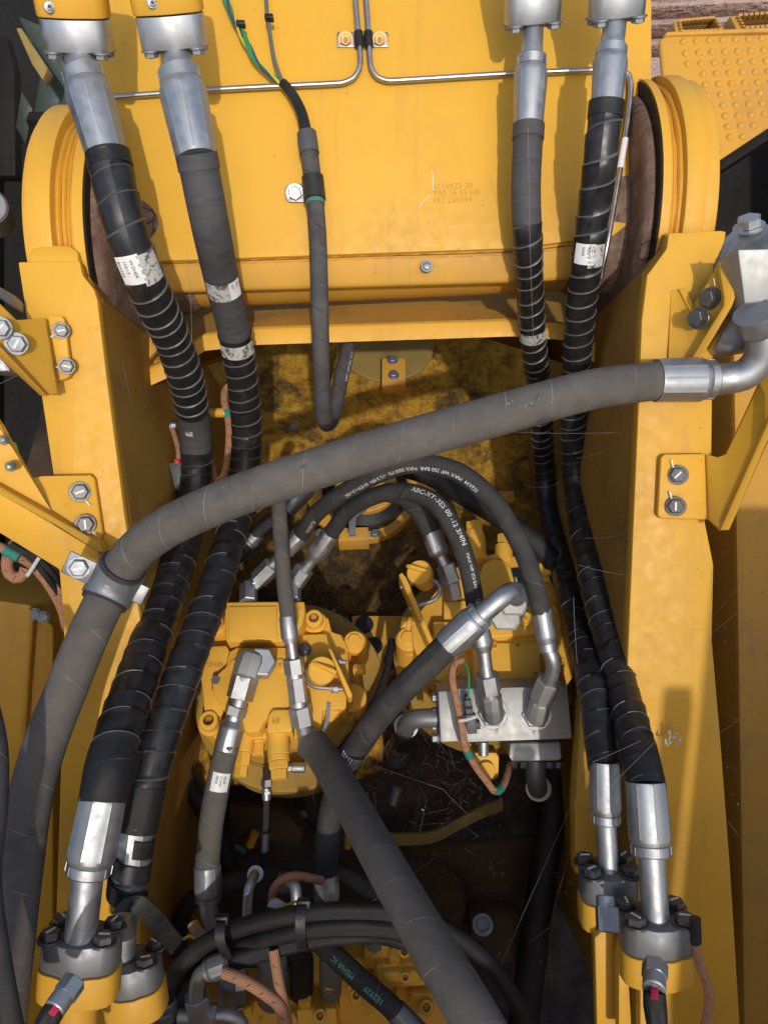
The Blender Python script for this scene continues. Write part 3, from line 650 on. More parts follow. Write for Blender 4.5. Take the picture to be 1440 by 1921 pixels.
# top flange blocks (hang from steel lines of the boom)
def ax_of(a, b): return (P(*b) - P(*a)).normalized()
for nm, lab, c, b_, ax_a, ax_b, hw, hd, t_, bl in (
    ('port_flange', 'silver split flange under a yellow port block, top left corner', (141, 34, 1.14), None, (141, 34, 1.14), (152, 96, 1.14), .050, .036, .042, .10),
    ('port_flange', 'silver split flange under a yellow port block, second from left', (318, 26, 1.12), None, (318, 26, 1.12), (330, 88, 1.12), .049, .036, .042, .10),
    ('port_flange', 'silver split flange at top edge above the thinner right hose', (1000, -20, 1.21), None, (1000, -20, 1.21), (998, 40, 1.21), .045, .03, .045, .08),
    ('port_flange', 'silver split flange at top edge above the rightmost boom hose', (1160, -34, 1.16), None, (1160, -34, 1.16), (1155, 26, 1.165), .042, .03, .045, .08)):
    c = (c[0], c[1], c[2] * HS); t = thing(nm, lab, 'flange', P(*c), 'flanges at the top of the boom hoses')
    av = ax_of(ax_a, ax_b); ry = toc(P(*c)); av = (av - ry * av.dot(ry) - ry * .06).normalized()
    flange_block(t, P(*c), av, X * .97 + UP * .12, hw * HS, hd * HS, t_ * HS, bl, 'zinc_bright', 'zinc_dull', .0115)
    if c[0] < 400:
        pp_ = P(c[0] - 48 if c[0] < 200 else c[0] - 32, c[1] - 20, c[2] - .041); m_ = MB(); dz = (toc(pp_) + UP * .1).normalized()
        cyl(m_, pp_ - dz * .006, dz, .0085, .016); hexa(m_, pp_ + dz * .007, dz, .0062, .008); obj('plug', m_, 'zinc', t)
        part('plug_hole', lambda m: cyl(m, pp_ + dz * .0148, dz, .0028, .0006), 'ink_black', t)
# bottom flanges with yellow valve blocks
def bot_flange(lab, c, top, hw, hd, sensor, post):
    c = (c[0], c[1], c[2] * HS); top = (top[0], top[1], top[2] * HS); t = thing('port_flange', lab, 'flange', P(*c), 'flanges at the lower hose ends')
    ax = (P(*top) - P(*c)).normalized(); ry = toc(P(*c)); ax = (ax - ry * ax.dot(ry) + ry * .5).normalized(); hw *= HS; hd *= HS
    a, b = flange_block(t, P(*c), ax, X, hw, hd, .044, .046, 'gunmetal', 'bolt_dark', .0150)
    pc0 = P(*c) - ax * .046
    part('block_neck', lambda m: (cyl(m, pc0 + ax * .004, -ax, hw * .52, .12)), 'yellow', t, bevel=0)
    for q in post: part('bracket_plate', lambda m: prism(m, PP(q), FW * .02), 'yellow', t, bevel=.002)
    if sensor:
        s0, s1, s2, s3 = [P(*q) for q in sensor]
        d1 = (s1 - s0).normalized()
        sn = part('sensor', lambda m: (hexa(m, s0, d1, .0165, .022), cyl(m, s0 + d1 * .020, d1, .0145, .02)), 'zinc', t)
        part('connector', lambda m: tube(m, Path([s0 + d1 * .038, s1, s2, s3]), .014, segs=16, rf=lambda q: .0125 + .002 * math.sin(q * 60)), 'black_plastic', sn)
        part('locking_tab', lambda m: box(m, s1.lerp(s2, .35) + toc(s1) * .0135, d1, d1.cross(toc(s1)), toc(s1), .008, .0045, .004), 'red_plastic', sn, bevel=.001)
        part('tab_clip', lambda m: box(m, s1.lerp(s2, .35) + toc(s1) * .014 - d1 * .012, d1, d1.cross(toc(s1)), toc(s1), .003, .003, .003), 'zinc', sn)
    return t
bot_flange('grey split flange with paint marked bolts, lower left corner', (152, 1806, 1.05), (158, 1716, 1.05), .052, .034, [(142, 1838, .985), (112, 1880, .96), (90, 1915, .95), (60, 1980, .94)], [])
bot_flange('grey split flange half hidden behind the lower left one', (252, 1846, 1.18), (240, 1750, 1.18), .044, .036, None, [])
bot_flange('smaller grey split flange at lower right, the one farther back', (1140, 1678, 1.145), (1139, 1590, 1.14), .042, .032, None, [[(1115, 1760, 1.2), (1130, 1745, 1.2), (1150, 1745, 1.2), (1165, 1960, 1.2), (1120, 1960, 1.2)], [(1160, 1790, 1.15), (1176, 1790, 1.15), (1186, 1960, 1.15), (1160, 1960, 1.15)]])
f4 = bot_flange('larger grey split flange at lower right with black sensor plug', (1228, 1772, 1.055), (1228, 1680, 1.05), .048, .034, [(1228, 1808, 1.0), (1226, 1850, .97), (1228, 1890, .96), (1236, 1960, .95)], [[(1200, 1850, 1.12), (1216, 1850, 1.12), (1224, 1960, 1.12), (1200, 1960, 1.12)]])
ch = part('check_fitting', lambda m: (hexa(m, P(1137, 1700, 1.115), ax_of((1137, 1700, 1.115), (1139, 1745, 1.10)), .017, .034), cyl(m, P(1134, 1680, 1.12), ax_of((1137, 1700, 1.115), (1139, 1745, 1.10)), .013, .03)), 'zinc_dull', f4)
# loom on the right of that flange
t = thing('wire_loom', 'dusty brown braided loom hanging beside the lower right flange', 'wire loom', P(1310, 1760, 1.09))
part('braid', lambda m: tube(m, Path(PP([(1304, 1770, 1.10), (1312, 1810, 1.10), (1326, 1850, 1.10), (1328, 1890, 1.1), (1318, 1940, 1.1)])), .0065, segs=14), 'loom', t)
part('end_boot', lambda m: tube(m, Path(PP([(1303, 1722, 1.10), (1304, 1745, 1.10), (1304, 1768, 1.10)])), .008, segs=14), 'black_plastic', t)
# ================================================================== large grey hose across the picture
gp = Path(PP([(1238, 714, 1.27), (1200, 718, 1.265), (1100, 733, 1.22), (900, 788, 1.17), (700, 845, 1.17), (500, 910, 1.17), (400, 948, 1.18), (305, 994, 1.2), (245, 1045, 1.23), (207, 1108, 1.25), (167, 1190, 1.22), (122, 1300, 1.2), (84, 1400, 1.18), (57, 1500, 1.16), (36, 1650, 1.13), (18, 1800, 1.1), (0, 1970, 1.08)]))
G = thing('suction_hose', 'large grey rubber hose sweeping across the picture from right elbow to lower left', 'hose', gp.p[-1])
part('hose_body', lambda m: tube(m, gp, .0325, segs=36), 'hose_grey', G)
ferrule(G, P(1228, 714, 1.27), P(1335, 712, 1.28), .0375, 'zinc', facets=10)
pipe(G, PP([(1325, 712, 1.28), (1365, 710, 1.28), (1400, 700, 1.27), (1424, 672, 1.255), (1428, 640, 1.24), (1420, 615, 1.23)]), .0262, 'zinc', 'elbow_pipe', 30)
for q in ((.148, .15, .012), (.155, -.1, .016), (.168, .3, .02), (.36, .2, .015), (.43, .45, .01)):
    part('scuff', lambda m: patch(m, gp, gp.L * q[0], gp.L * q[0] + q[2], gp.camth(gp.L * q[0]) + q[1], gp.camth(gp.L * q[0]) + q[1] + .22, .0327, 3, 4), 'scuffed', G)
# clamp
cs = None
for i in range(400):
    q = gp.L * i / 400
    if (gp.at(q)[0] - P(200, 1105, 1.25)).length < .02: cs = q; break
K = thing('hose_clamp', 'zinc plated clamp band holding the grey hose to the left bracket', 'clamp', gp.at(cs)[0])
part('clamp_band', lambda m: tube(m, gp, .0405, cs - .031, cs + .031, segs=36, step=.004), 'zinc_dull', K, smooth=40)
part('rubber_liner', lambda m: tube(m, gp, .0375, cs - .038, cs + .037, segs=36, step=.004), 'hose_dark', K)
p_, t_, n_ = gp.at(cs); sx = t_.cross(toc(p_)).normalized()
if sx.x > 0: sx = -sx
part('clamp_ear', lambda m: box(m, p_ + sx * .058 + toc(p_) * .012, sx, t_, toc(p_) - UP * .25, .024, .020, .004), 'zinc_dull', K, bevel=.002)
part('clamp_ear', lambda m: box(m, p_ - sx * .045 + toc(p_) * .006, sx, t_, toc(p_), .009, .017, .008), 'zinc', K, bevel=.002)
hexbolt(K, p_ + sx * .060 + toc(p_) * .017, toc(p_) - UP * .2, .0145, 'zinc_dull', .010, mark=True)
part('print', lambda m: text_hose(m, '9TU5', .012, gp, cs + .012, .0405, .05, -1), 'print_white', K)
# silver block with elbow, right edge
B = thing('elbow_block', 'silver angled flange block at the right edge carrying the grey hose elbow', 'flange block', P(1400, 520, 1.25))
part('block_body', lambda m: prism(m, PP([(1383, 468, 1.17), (1450, 466, 1.17), (1540, 466, 1.17), (1540, 566, 1.20), (1440, 566, 1.20), (1396, 570, 1.2)]), FW * .09), 'alu', B, bevel=.003)
part('block_flank', lambda m: prism(m, PP([(1371, 470, 1.22), (1386, 468, 1.19), (1400, 572, 1.22), (1378, 585, 1.25)]), FW * .06), 'alu', B, bevel=.003)
part('lower_shoulder', lambda m: prism(m, PP([(1396, 570, 1.21), (1540, 566, 1.21), (1540, 640, 1.25), (1420, 650, 1.26), (1345, 662, 1.30), (1338, 652, 1.30), (1378, 588, 1.25)]), FW * .06), 'zinc', B, bevel=.004)
part('rear_shoulder', lambda m: prism(m, PP([(1384, 425, 1.3), (1460, 420, 1.3), (1540, 420, 1.3), (1540, 470, 1.24), (1386, 470, 1.24), (1334, 510, 1.33), (1335, 470, 1.36)]), FW * .05), 'zinc', B, bevel=.006)
part('weld_ring', lambda m: (lathe(m, P(1418, 612, 1.215), ax_of((1418, 612, 1.215), (1428, 650, 1.245)), [(-.03, .030), (0, .031), (.006, .0295), (.010, .0268)], 32)), 'zinc_dull', B)
hexbolt(B, P(1404, 428, 1.31), (UP * .8 + toc(P(1404, 428, 1.3)) * .6), .0205, 'zinc_bright', .016)
part('paint_mark', lambda m: tube(m, Path(PP([(1418, 585, 1.2), (1432, 579, 1.2), (1445, 577, 1.2)])), .0012, segs=6), 'paint_pen', B)
# ================================================================== swing motors
def zpoly(parent, name, pix, z1, z0, mat='yellow_cast', bevel=.0025):
    return part(name, lambda m: prism(m, [PZ(x, y, z1) for x, y in pix], Z * (z0 - z1)), mat, parent, bevel=bevel, seg=3)
def zcyl(parent, name, c, z1, z0, r, mat='yellow_cast', segs=40, c_=.003):
    return part(name, lambda m: lathe(m, Vector((*PZ(c[0], c[1], z1).xy, z0 + MZ)), Z, [(0, r), (z1 - z0 - c_, r), (z1 - z0, r - c_)], segs), mat, parent)
def ring_pts(x, y, rx, ry, n=24, a0=0, a1=360): return [(x + rx * math.cos(R(a0 + (a1 - a0) * i / n)), y - ry * math.sin(R(a0 + (a1 - a0) * i / n))) for i in range(n + 1)]
MZ = .10; PZ0 = PZ
def PZ(x, y, z): return PZ0(x, y, z + MZ)
M1 = thing('swing_motor', 'left yellow swing motor with chunky casting and cap screws', 'motor', PZ(545, 1300, 0), 'swing motors')
zcyl(M1, 'drive_case', (545, 1300), .0, -.13, .2)
zcyl(M1, 'base_flange', (545, 1298), .06, -.02, .228, 'yellow_dull', 72)
zcyl(M1, 'gear_case', (535, 1290), .12, .0, .175, 'yellow_dull', 72)
zpoly(M1, 'housing', [(384, 1205), (384, 1180), (398, 1160), (425, 1152), (600, 1150), (616, 1160), (622, 1185), (640, 1190), (652, 1215), (655, 1290), (640, 1330), (610, 1370), (560, 1385), (470, 1385), (410, 1388), (384, 1374), (378, 1352), (382, 1310), (376, 1270), (378, 1228)], .215, .02, bevel=.0035)
zpoly(M1, 'valve_cover', [(421, 1129), (500, 1128), (571, 1128), (572, 1150), (566, 1172), (556, 1186), (530, 1203), (470, 1204), (424, 1203)], .285, .15, bevel=.004)
zpoly(M1, 'valve_cover_face', [(428, 1137), (520, 1136), (520, 1200), (428, 1200)], .289, .27, bevel=.003)
zpoly(M1, 'left_lobe', [(380, 1222), (392, 1212), (425, 1210), (430, 1220), (424, 1256), (408, 1262), (398, 1272), (398, 1290), (410, 1300), (420, 1318), (418, 1342), (384, 1342), (380, 1300), (376, 1262)], .243, .1, bevel=.0035)
zpoly(M1, 'port_plate', [(424, 1250), (430, 1222), (445, 1214), (535, 1214), (545, 1222), (553, 1300), (540, 1332), (512, 1336), (496, 1352), (486, 1372), (462, 1374), (442, 1350), (418, 1330), (400, 1300), (398, 1278), (408, 1264)], .262, .12, bevel=.0035)
zpoly(M1, 'valve_boss', [(505, 1338), (512, 1330), (545, 1330), (548, 1372), (500, 1374), (502, 1350)], .272, .15, bevel=.0035)
for s_, q in (('TOKES', (384, 1251)),): part('casting_mark', lambda m: text_flat(m, s_, .013, PZ(q[0], q[1], .2455), X, Y, Z * .0005), 'yellow_dusty', M1)
part('casting_mark', lambda m: text_flat(m, '68', .017, PZ(509, 1358, .2745), X, Y, Z * .0005), 'yellow_dusty', M1)
part('casting_mark', lambda m: text_flat(m, '6', .014, PZ(558, 1146, .2875), X, Y, Z * .0005), 'yellow_dusty', M1)
for q, z in (((405, 1168), .225), ((395, 1356), .225), ((590, 1166), .225)):
    zcyl(M1, 'bolt_boss', q, z, .05, .027); socket(M1, PZ(q[0], q[1], z), Z, .0205, .024)
for q in ((442, 1247), (525, 1247)):
    zcyl(M1, 'plug', q, .2665, .2, .0145, c_=.002); part('plug_hex', lambda m: hexa(m, PZ(q[0], q[1], .2655), Z, .004, .0018), 'stamp', M1)
part('through_hole', lambda m: cyl(m, PZ(405, 1276, .2605), Z, .0095, .003), 'gunmetal', M1)
# relief valves pointing down the picture
def side_valve(parent, a, b, secs, z, mat='yellow_cast', name='relief_valve'):
    pa_, pb_ = PZ(a[0], a[1], z), PZ(b[0], b[1], z); ax = (pb_ - pa_); L = ax.length; ax.normalize(); s = 0; mb = MB()
    for kind, f, r_ in secs:
        l_ = L * f
        if kind == 'h': hexa(mb, pa_ + ax * s, ax, r_, l_, a0=Z)
        else: cyl(mb, pa_ + ax * s, ax, r_, l_, 28, .0012)
        s += l_
    return obj(name, mb, mat, parent, smooth=28)
side_valve(M1, (521, 1366), (524, 1462), [('c', .12, .0265), ('c', .42, .0235), ('c', .12, .0225), ('h', .16, .022), ('h', .18, .018)], .235)
side_valve(M1, (462, 1376), (452, 1458), [('c', .45, .019), ('h', .3, .018), ('h', .25, .014)], .2)
side_valve(M1, (485, 1374), (484, 1418), [('c', .5, .016), ('h', .5, .0145)], .18)
zpoly(M1, 'right_shelf', [(560, 1190), (612, 1188), (622, 1210), (650, 1280), (650, 1330), (606, 1330), (600, 1378), (580, 1380), (560, 1330)], .235, .1, bevel=.0035)
def wing_cap(parent, c, z, r, dirv, tilt):
    """filler pipe with wing cap, tilted"""
    p0 = PZ(c[0], c[1], z); ax = (Z + tilt).normalized(); mb = MB()
    lathe(mb, p0 - ax * .06, ax, [(0, r * .8), (.045, r * .8), (.045, r), (.066, r), (.070, r * .9)], 30); o = obj('filler_cap', mb, 'yellow_cast', parent)
    part('cap_wing', lambda m: prism(m, [p0 + ax * .008 + dirv * r * s_ + ax * h_ for s_, h_ in ((-1.05, 0), (1.05, 0), (1.0, .008), (.6, .014), (-.6, .014), (-1.0, .008))], ax.cross(dirv).normalized() * .008), 'yellow_cast', o, bevel=.002)
    return p0, ax
p0, ax = wing_cap(M1, (603, 1258), .29, .030, (X * .92 - Y * .38).normalized(), X * .25 - Y * .12)
def ubolt(parent, p0, ax, r, out, z=.0, nutr=.0085, tail=.028):
    sd_ = ax.cross(out).normalized(); c = p0 - ax * .035; pts = []
    pts.append(c + sd_ * r + out * (r + tail)); pts.append(c + sd_ * r + out * r * .5)
    for a in range(0, 181, 20): pts.append(c + sd_ * r * math.cos(R(a)) - out * r * math.sin(R(a)))
    pts += [c - sd_ * r + out * r * .5, c - sd_ * r + out * (r + tail)]
    part('u_bolt', lambda m: tube(m, Path(pts, 5), .0052, segs=12), 'zinc', parent)
    for s_ in (1, -1): part('nut', lambda m: (hexa(m, c + sd_ * r * s_ + out * (r + tail * .25), out, nutr, .012), cyl(m, c + sd_ * r * s_ + out * (r + tail * .1), out, nutr * 1.2, .003)), 'zinc', parent)
outv = (X * .93 - Y * .1 + Z * .1).normalized()
ubolt(M1, p0, ax, .029, outv)
bp = [(616, 1215), (623, 1217), (662, 1300), (660, 1308), (652, 1306)]
part('strap_plate', lambda m: prism(m, [PZ(x, y, .30) for x, y in [(615, 1216), (622, 1218), (661, 1303), (658, 1309), (652, 1306)]], Z * -.055), 'yellow_cast', M1, bevel=.0015)
zcyl(M1, 'vent_base', (665, 1208), .17, .02, .030); p_ = PZ(665, 1203, .20)
part('vent_cap', lambda m: (lathe(m, p_ - Z * .04, Z, [(0, .024), (.02, .0275), (.036, .0275), (.044, .022)], 32), hexa(m, p_ + Z * .003, Z, .0165, .006)), 'yellow_cast', M1, smooth=28)
hexbolt(M1, PZ(668, 1258, .21), (X * .9 + Z * .4), .012, 'yellow_cast', .018)
zcyl(M1, 'boss', (660, 1308), .14, .0, .033)
hexbolt(M1, PZ(571, 1219, .236), Z, .0125, 'bolt_dark', .012, mark=False)
for q in ((626, 1147), (649, 1163), (688, 1230)): part('flange_screw', lambda m: cyl(m, PZ(q[0], q[1], .058), Z, .0055, .004), 'bolt_dark', M1)
part('data_tag', lambda m: prism(m, [PZ(x, y, .239) for x, y in [(613, 1318), (620, 1319), (617, 1352), (607, 1379), (602, 1376), (611, 1350)]], Z * -.004), 'zinc', M1)
side_valve(M1, (540, 1440), (572, 1440), [('h', .25, .009), ('c', .75, .011)], .15, 'zinc', 'grease_fitting')

M2 = thing('swing_motor', 'right yellow swing motor behind the silver manifold, with dark nameplate', 'motor', PZ(915, 1200, 0), 'swing motors')
zcyl(M2, 'drive_case', (912, 1226), .0, -.13, .2)
zcyl(M2, 'base_flange', (912, 1225), .06, -.02, .228, 'yellow_dull', 72)
zcyl(M2, 'gear_case', (920, 1215), .12, .0, .18, 'yellow_dull', 72)
zpoly(M2, 'housing', [(770, 1170), (800, 1130), (845, 1075), (870, 1050), (930, 1038), (1008, 1050), (1032, 1055), (1044, 1075), (1050, 1120), (1062, 1160), (1072, 1210), (1074, 1270), (1050, 1300), (850, 1300), (800, 1260), (775, 1215)], .215, .02, bevel=.0035)
zpoly(M2, 'cover_hump', [(903, 1140), (898, 1080), (906, 1056), (925, 1048), (945, 1050), (958, 1064), (966, 1095), (966, 1140), (1000, 1150), (1006, 1190), (900, 1198)], .262, .1, bevel=.005)
zpoly(M2, 'port_plate', [(812, 1165), (900, 1164), (905, 1196), (1010, 1194), (1014, 1276), (886, 1278), (884, 1215), (812, 1215)], .25, .1, bevel=.005)
zpoly(M2, 'screw_plate', [(886, 1206), (1012, 1203), (1016, 1275), (887, 1278)], .262, .2, bevel=.004)
for q in ((926, 1212), (970, 1211), (1003, 1265), (896, 1266)): socket(M2, PZ(q[0], q[1], .262), Z, .009, .005, inner='stamp', name='screw')
zpoly(M2, 'right_rib', [(1036, 1130), (1050, 1140), (1056, 1200), (1050, 1280), (1040, 1280), (1046, 1200)], .232, .1, bevel=.004)
q = (1024, 1069); zcyl(M2, 'bolt_boss', q, .235, .05, .028); socket(M2, PZ(*q, .235), Z, .021, .024)
q = (1046, 1252); zcyl(M2, 'bolt_boss', q, .2, .05, .026); socket(M2, PZ(*q, .2), Z, .019, .02)
q = (848, 1262); zcyl(M2, 'bolt_boss', q, .2, .05, .026); socket(M2, PZ(*q, .2), Z, .019, .02)
q = (985, 1160); zcyl(M2, 'plug', q, .272, .2, .017, c_=.002); part('plug_hex', lambda m: hexa(m, PZ(*q, .271), Z, .005, .002), 'stamp', M2)
np_ = part('nameplate', lambda m: prism(m, [PZ(x, y, .2185) for x, y in [(956, 1066), (976, 1064), (990, 1118), (972, 1120)]], Z * -.004), 'ink_black', M2)
for q, s_, sz in (((968, 1112), 'CAT', .018), ((976, 1108), '51C-7840', .009), ((983, 1112), '5 L', .010), ((960, 1084), '20D-2741', .006)):
    part('print', lambda m: text_flat(m, s_, sz, PZ(*q, .219), (Y * .97 - X * .18), (-X * .97 - Y * .18), Z * .0005), 'print_white', np_)
side_valve(M2, (892, 1056), (888, 982), [('c', .15, .0295), ('c', .5, .0255), ('c', .1, .0235), ('h', .25, .0215)], .235)
side_valve(M2, (944, 1056), (944, 1005), [('c', .6, .022), ('h', .4, .018)], .20)
zcyl(M2, 'port_boss', (868, 1120), .22, .05, .048); zpoly(M2, 'port_pad', [(832, 1128), (878, 1126), (880, 1164), (832, 1166)], .235, .1)
p0, ax = wing_cap(M2, (787, 1075), .30, .029, (X * .93 - Y * .3).normalized(), X * -.25 - Y * .1)
ubolt(M2, p0 + Vector((.01, -.03, 0)), ax, .028, (-X * .93 - Y * .35).normalized())
part('strap_plate', lambda m: prism(m, [PZ(x, y, .30) for x, y in [(748, 1078), (754, 1074), (762, 1084), (816, 1210), (812, 1216), (804, 1205)]], Z * -.055), 'yellow_cast', M2, bevel=.0015)
zcyl(M2, 'vent_base', (768, 1204), .17, .02, .032); p_ = PZ(765, 1198, .20)
part('vent_cap', lambda m: (lathe(m, p_ - Z * .04, Z, [(0, .026), (.02, .029), (.036, .029), (.044, .024)], 32), hexa(m, p_ + Z * .003, Z, .0175, .006)), 'yellow_cast', M2, smooth=28)
side_valve(M2, (752, 1168), (790, 1175), [('h', .3, .014), ('c', .2, .018), ('h', .3, .016), ('c', .2, .013)], .20, name='grease_valve')
MZ = 0.0
# swivel joint in the middle of the deck
SW = thing('swivel_joint', 'round yellow swivel joint with black seal in the middle of the deck', 'swivel', PZ(680, 925, 0))
zcyl(SW, 'flange_ring', (680, 920), .03, -.01, .165, 'yellow_dusty', 64); zcyl(SW, 'seal_ring', (684, 912), .075, .0, .125, 'black_plastic', 56, .012)
zcyl(SW, 'seal_groove', (684, 911), .085, .0, .108, 'hose_black', 56, .01); zcyl(SW, 'rotor_cap', (686, 908), .105, .0, .09, 'yellow_dusty', 48)
for q in ((703, 1001), (760, 950), (628, 835), (550, 803), (600, 1000)): hexbolt(SW, PZ(q[0], q[1], .03), Z, .011, 'zinc_dull')
zpoly(SW, 'stop_block', [(636, 990), (690, 988), (692, 1012), (634, 1014)], .08, .02, 'yellow_dusty')
part('lock_lever', lambda m: prism(m, [PZ(x, y, .13) for x, y in [(652, 958), (680, 938), (690, 946), (688, 954), (668, 970), (666, 1004), (654, 1004), (654, 972)]], Z * -.008), 'zinc_dull', SW, bevel=.001)
hexbolt(SW, PZ(683, 947, .13), Z, .009, 'zinc_dull')
for q0, q1 in (((640, 880), (600, 905)), ((705, 845), (745, 838))):
    part('port_adapter', lambda m: (hexa(m, PZ(*q0, .16), PZ(*q1, .16) - PZ(*q0, .16), .026, .05), cyl(m, PZ(*q0, .16), PZ(*q0, .16) - PZ(*q1, .16), .02, .03)), 'zinc', SW)
part('port_pipe', lambda m: ferrule_mesh(m, PZ(535, 960, .15), PZ(585, 910, .16), .026), 'zinc_dull', SW)
part('port_pipe', lambda m: tube(m, Path([PZ(575, 918, .16), PZ(612, 892, .16), PZ(640, 880, .16)]), .017, segs=18), 'zinc', SW)
part('port_hose', lambda m: tube(m, Path([PZ(545, 955, .15), PZ(500, 985, .14), PZ(470, 1015, .12), PZ(430, 1060, .05)]), .021, segs=18), 'hose_black', SW)
part('ferrule', lambda m: ferrule_mesh(m, PZ(485, 1000, .13), PZ(464, 1022, .12), .023), 'zinc_dull', SW)
# lug with bolts on the deck, and small deck clutter
t = thing('deck_lug', 'small dusty yellow lug plate with bolts at the back of the deck', 'lug', PZ(740, 700, .02))
zpoly(t, 'plate', [(716, 672), (760, 672), (761, 722), (716, 722)], .05, 0, 'yellow_dusty'); hexbolt(t, PZ(738, 704, .05), Z, .014, 'zinc_dull'); hexbolt(t, PZ(736, 676, .05), Z, .014, 'zinc_dull')
t = thing('deck_disc', 'dusty pale round cover plate behind the lug under the cross beam', 'cover', PZ(720, 640, 0))
zcyl(t, 'disc', (725, 645), .012, 0, .16, 'olive_pipe', 48); hexbolt(t, PZ(700, 625, .012), Z, .012, 'zinc_dull')
t = thing('deck_bracket', 'small yellow angle piece bolted to the deck beside the right hoses', 'bracket', PZ(945, 930, 0))
zpoly(t, 'plate', [(918, 922), (964, 920), (966, 942), (920, 944)], .02, 0, 'yellow_dusty'); hexbolt(t, PZ(955, 930, .02), Z, .007, 'brass')
t = thing('deck_plate', 'yellow cover plate with round holes between the two motors', 'plate', PZ(730, 1200, 0))
zpoly(t, 'plate', [(660, 1155), (800, 1155), (790, 1235), (742, 1262), (700, 1262), (660, 1235)], .03, 0, 'yellow_dusty')
for q in ((683, 1172), (700, 1212), (737, 1240)): part('hole', lambda m: cyl(m, PZ(*q, .0285), Z, .025, .003), 'ink_black', t)

# ================================================================== fittings and hoses of the motors
def run(parent, segs_, mat='zinc_bright'):
    """chain of hex / round pieces along a pixel line: (kind, from, to, radius)"""
    for kind, a, b, r_ in segs_:
        p, q = P(*a), P(*b); ax_ = q - p; mb = MB()
        if kind == 'h': hexa(mb, p, ax_, r_, ax_.length, a0=toc(p), phase=R(random.uniform(8, 24)), cham=.1)
        elif kind == 'e': lathe(mb, p, ax_, [(0, r_ * .86), (ax_.length * .06, r_), (ax_.length * .66, r_), (ax_.length * .86, r_ * .86), (ax_.length * .97, r_ * .55), (ax_.length, r_ * .2)], 10, a0=toc(p))
        elif kind == 'c': cyl(mb, p, ax_, r_, ax_.length, 26, .0012)
        elif kind == 'f': ferrule_mesh(mb, p, q, r_, collar=False)
        obj({'h': 'hex_nut', 'c': 'sleeve', 'f': 'ferrule', 'e': 'elbow_body'}[kind], mb, mat, parent, smooth=26)
def hose(name, label, pts, r, mat, cat='hose', group=None):
    path = Path(PP(pts)); t = thing(name, label, cat, path.p[0], group); part('hose_body', lambda m: tube(m, path, r, segs=26), mat, t); return t, path
# thin vertical hose over the left motor and its fitting stack
t, h6 = hose('pilot_hose', 'thin grey hose rising over the left motor under the big grey hose', [(536, 884, 1.74), (528, 900, 1.71), (524, 920, 1.69), (524, 960, 1.66), (528, 1030, 1.62), (534, 1100, 1.585), (541, 1160, 1.562)], .0166, 'hose_grey')
run(t, [('f', (539, 1156, 1.564), (545, 1208, 1.557), 0.0177), ('c', (545, 1200, 1.558), (550, 1236, 1.557), 0.0107), ('h', (549, 1234, 1.557), (553, 1264, 1.560), 0.0209), ('c', (553, 1262, 1.560), (554, 1272, 1.560), 0.0177), ('h', (554, 1270, 1.560), (560, 1316, 1.564), 0.0193), ('c', (560, 1314, 1.564), (561, 1326, 1.564), 0.0177), ('h', (561, 1324, 1.564), (568, 1360, 1.569), 0.0241), ('c', (568, 1358, 1.569), (574, 1395, 1.584), 0.0155)])
t, h7 = hose('drain_hose', 'thick grey hose dropping from the left motor toward the bottom edge', [(584, 1394, 1.58), (606, 1420, 1.54), (645, 1485, 1.42), (720, 1620, 1.22), (800, 1760, 1.08), (872, 1880, .99), (925, 1975, .94)], .0325, 'hose_grey')
part('hose_rim', lambda m: tube(m, h7, .0332, 0, .004, segs=28, step=.002), 'zinc_dull', t)
part('hose_core', lambda m: tube(m, h7, .024, -.004, .01, segs=24), 'hose_black', t)
# left motor outlet
t, h9 = hose('motor_hose', 'grey hose with white label hanging from the left motor elbow', [(428, 1395, 1.562), (416, 1440, 1.557), (402, 1510, 1.552), (393, 1570, 1.552), (388, 1640, 1.552)], .0250, 'hose_grey')
run(t, [('f', (424, 1408, 1.560), (438, 1352, 1.571), 0.0262), ('c', (437, 1358, 1.571), (442, 1335, 1.573), 0.0182), ('h', (440, 1342, 1.573), (446, 1324, 1.575), 0.0230), ('c', (446, 1328, 1.575), (451, 1306, 1.578), 0.0166), ('h', (449, 1312, 1.577), (461, 1268, 1.586), 0.0284)])
run(t, [('c', (459, 1276, 1.585), (462, 1266, 1.585), .0255), ('e', (461, 1270, 1.585), (477, 1220, 1.60), .0315)], 'alu')
part('elbow_base', lambda m: hexa(m, P(490, 1250, 1.63), toc(P(490, 1250, 1.5)) + UP * .2, .032, .055), 'zinc_bright', t, smooth=26)
ferrule(t, P(389, 1622, 1.552), P(391, 1690, 1.552), .028, 'zinc_dull'); pipe(t, PP([(391, 1680, 1.552), (391, 1705, 1.552), (398, 1728, 1.562), (412, 1745, 1.584)]), .0187, 'zinc')
stickers(t, h9, [(h9.L * .27, .038, -.15, .75, 'label_white', ['0E20', '3CAW', '38NE'])], .0225)
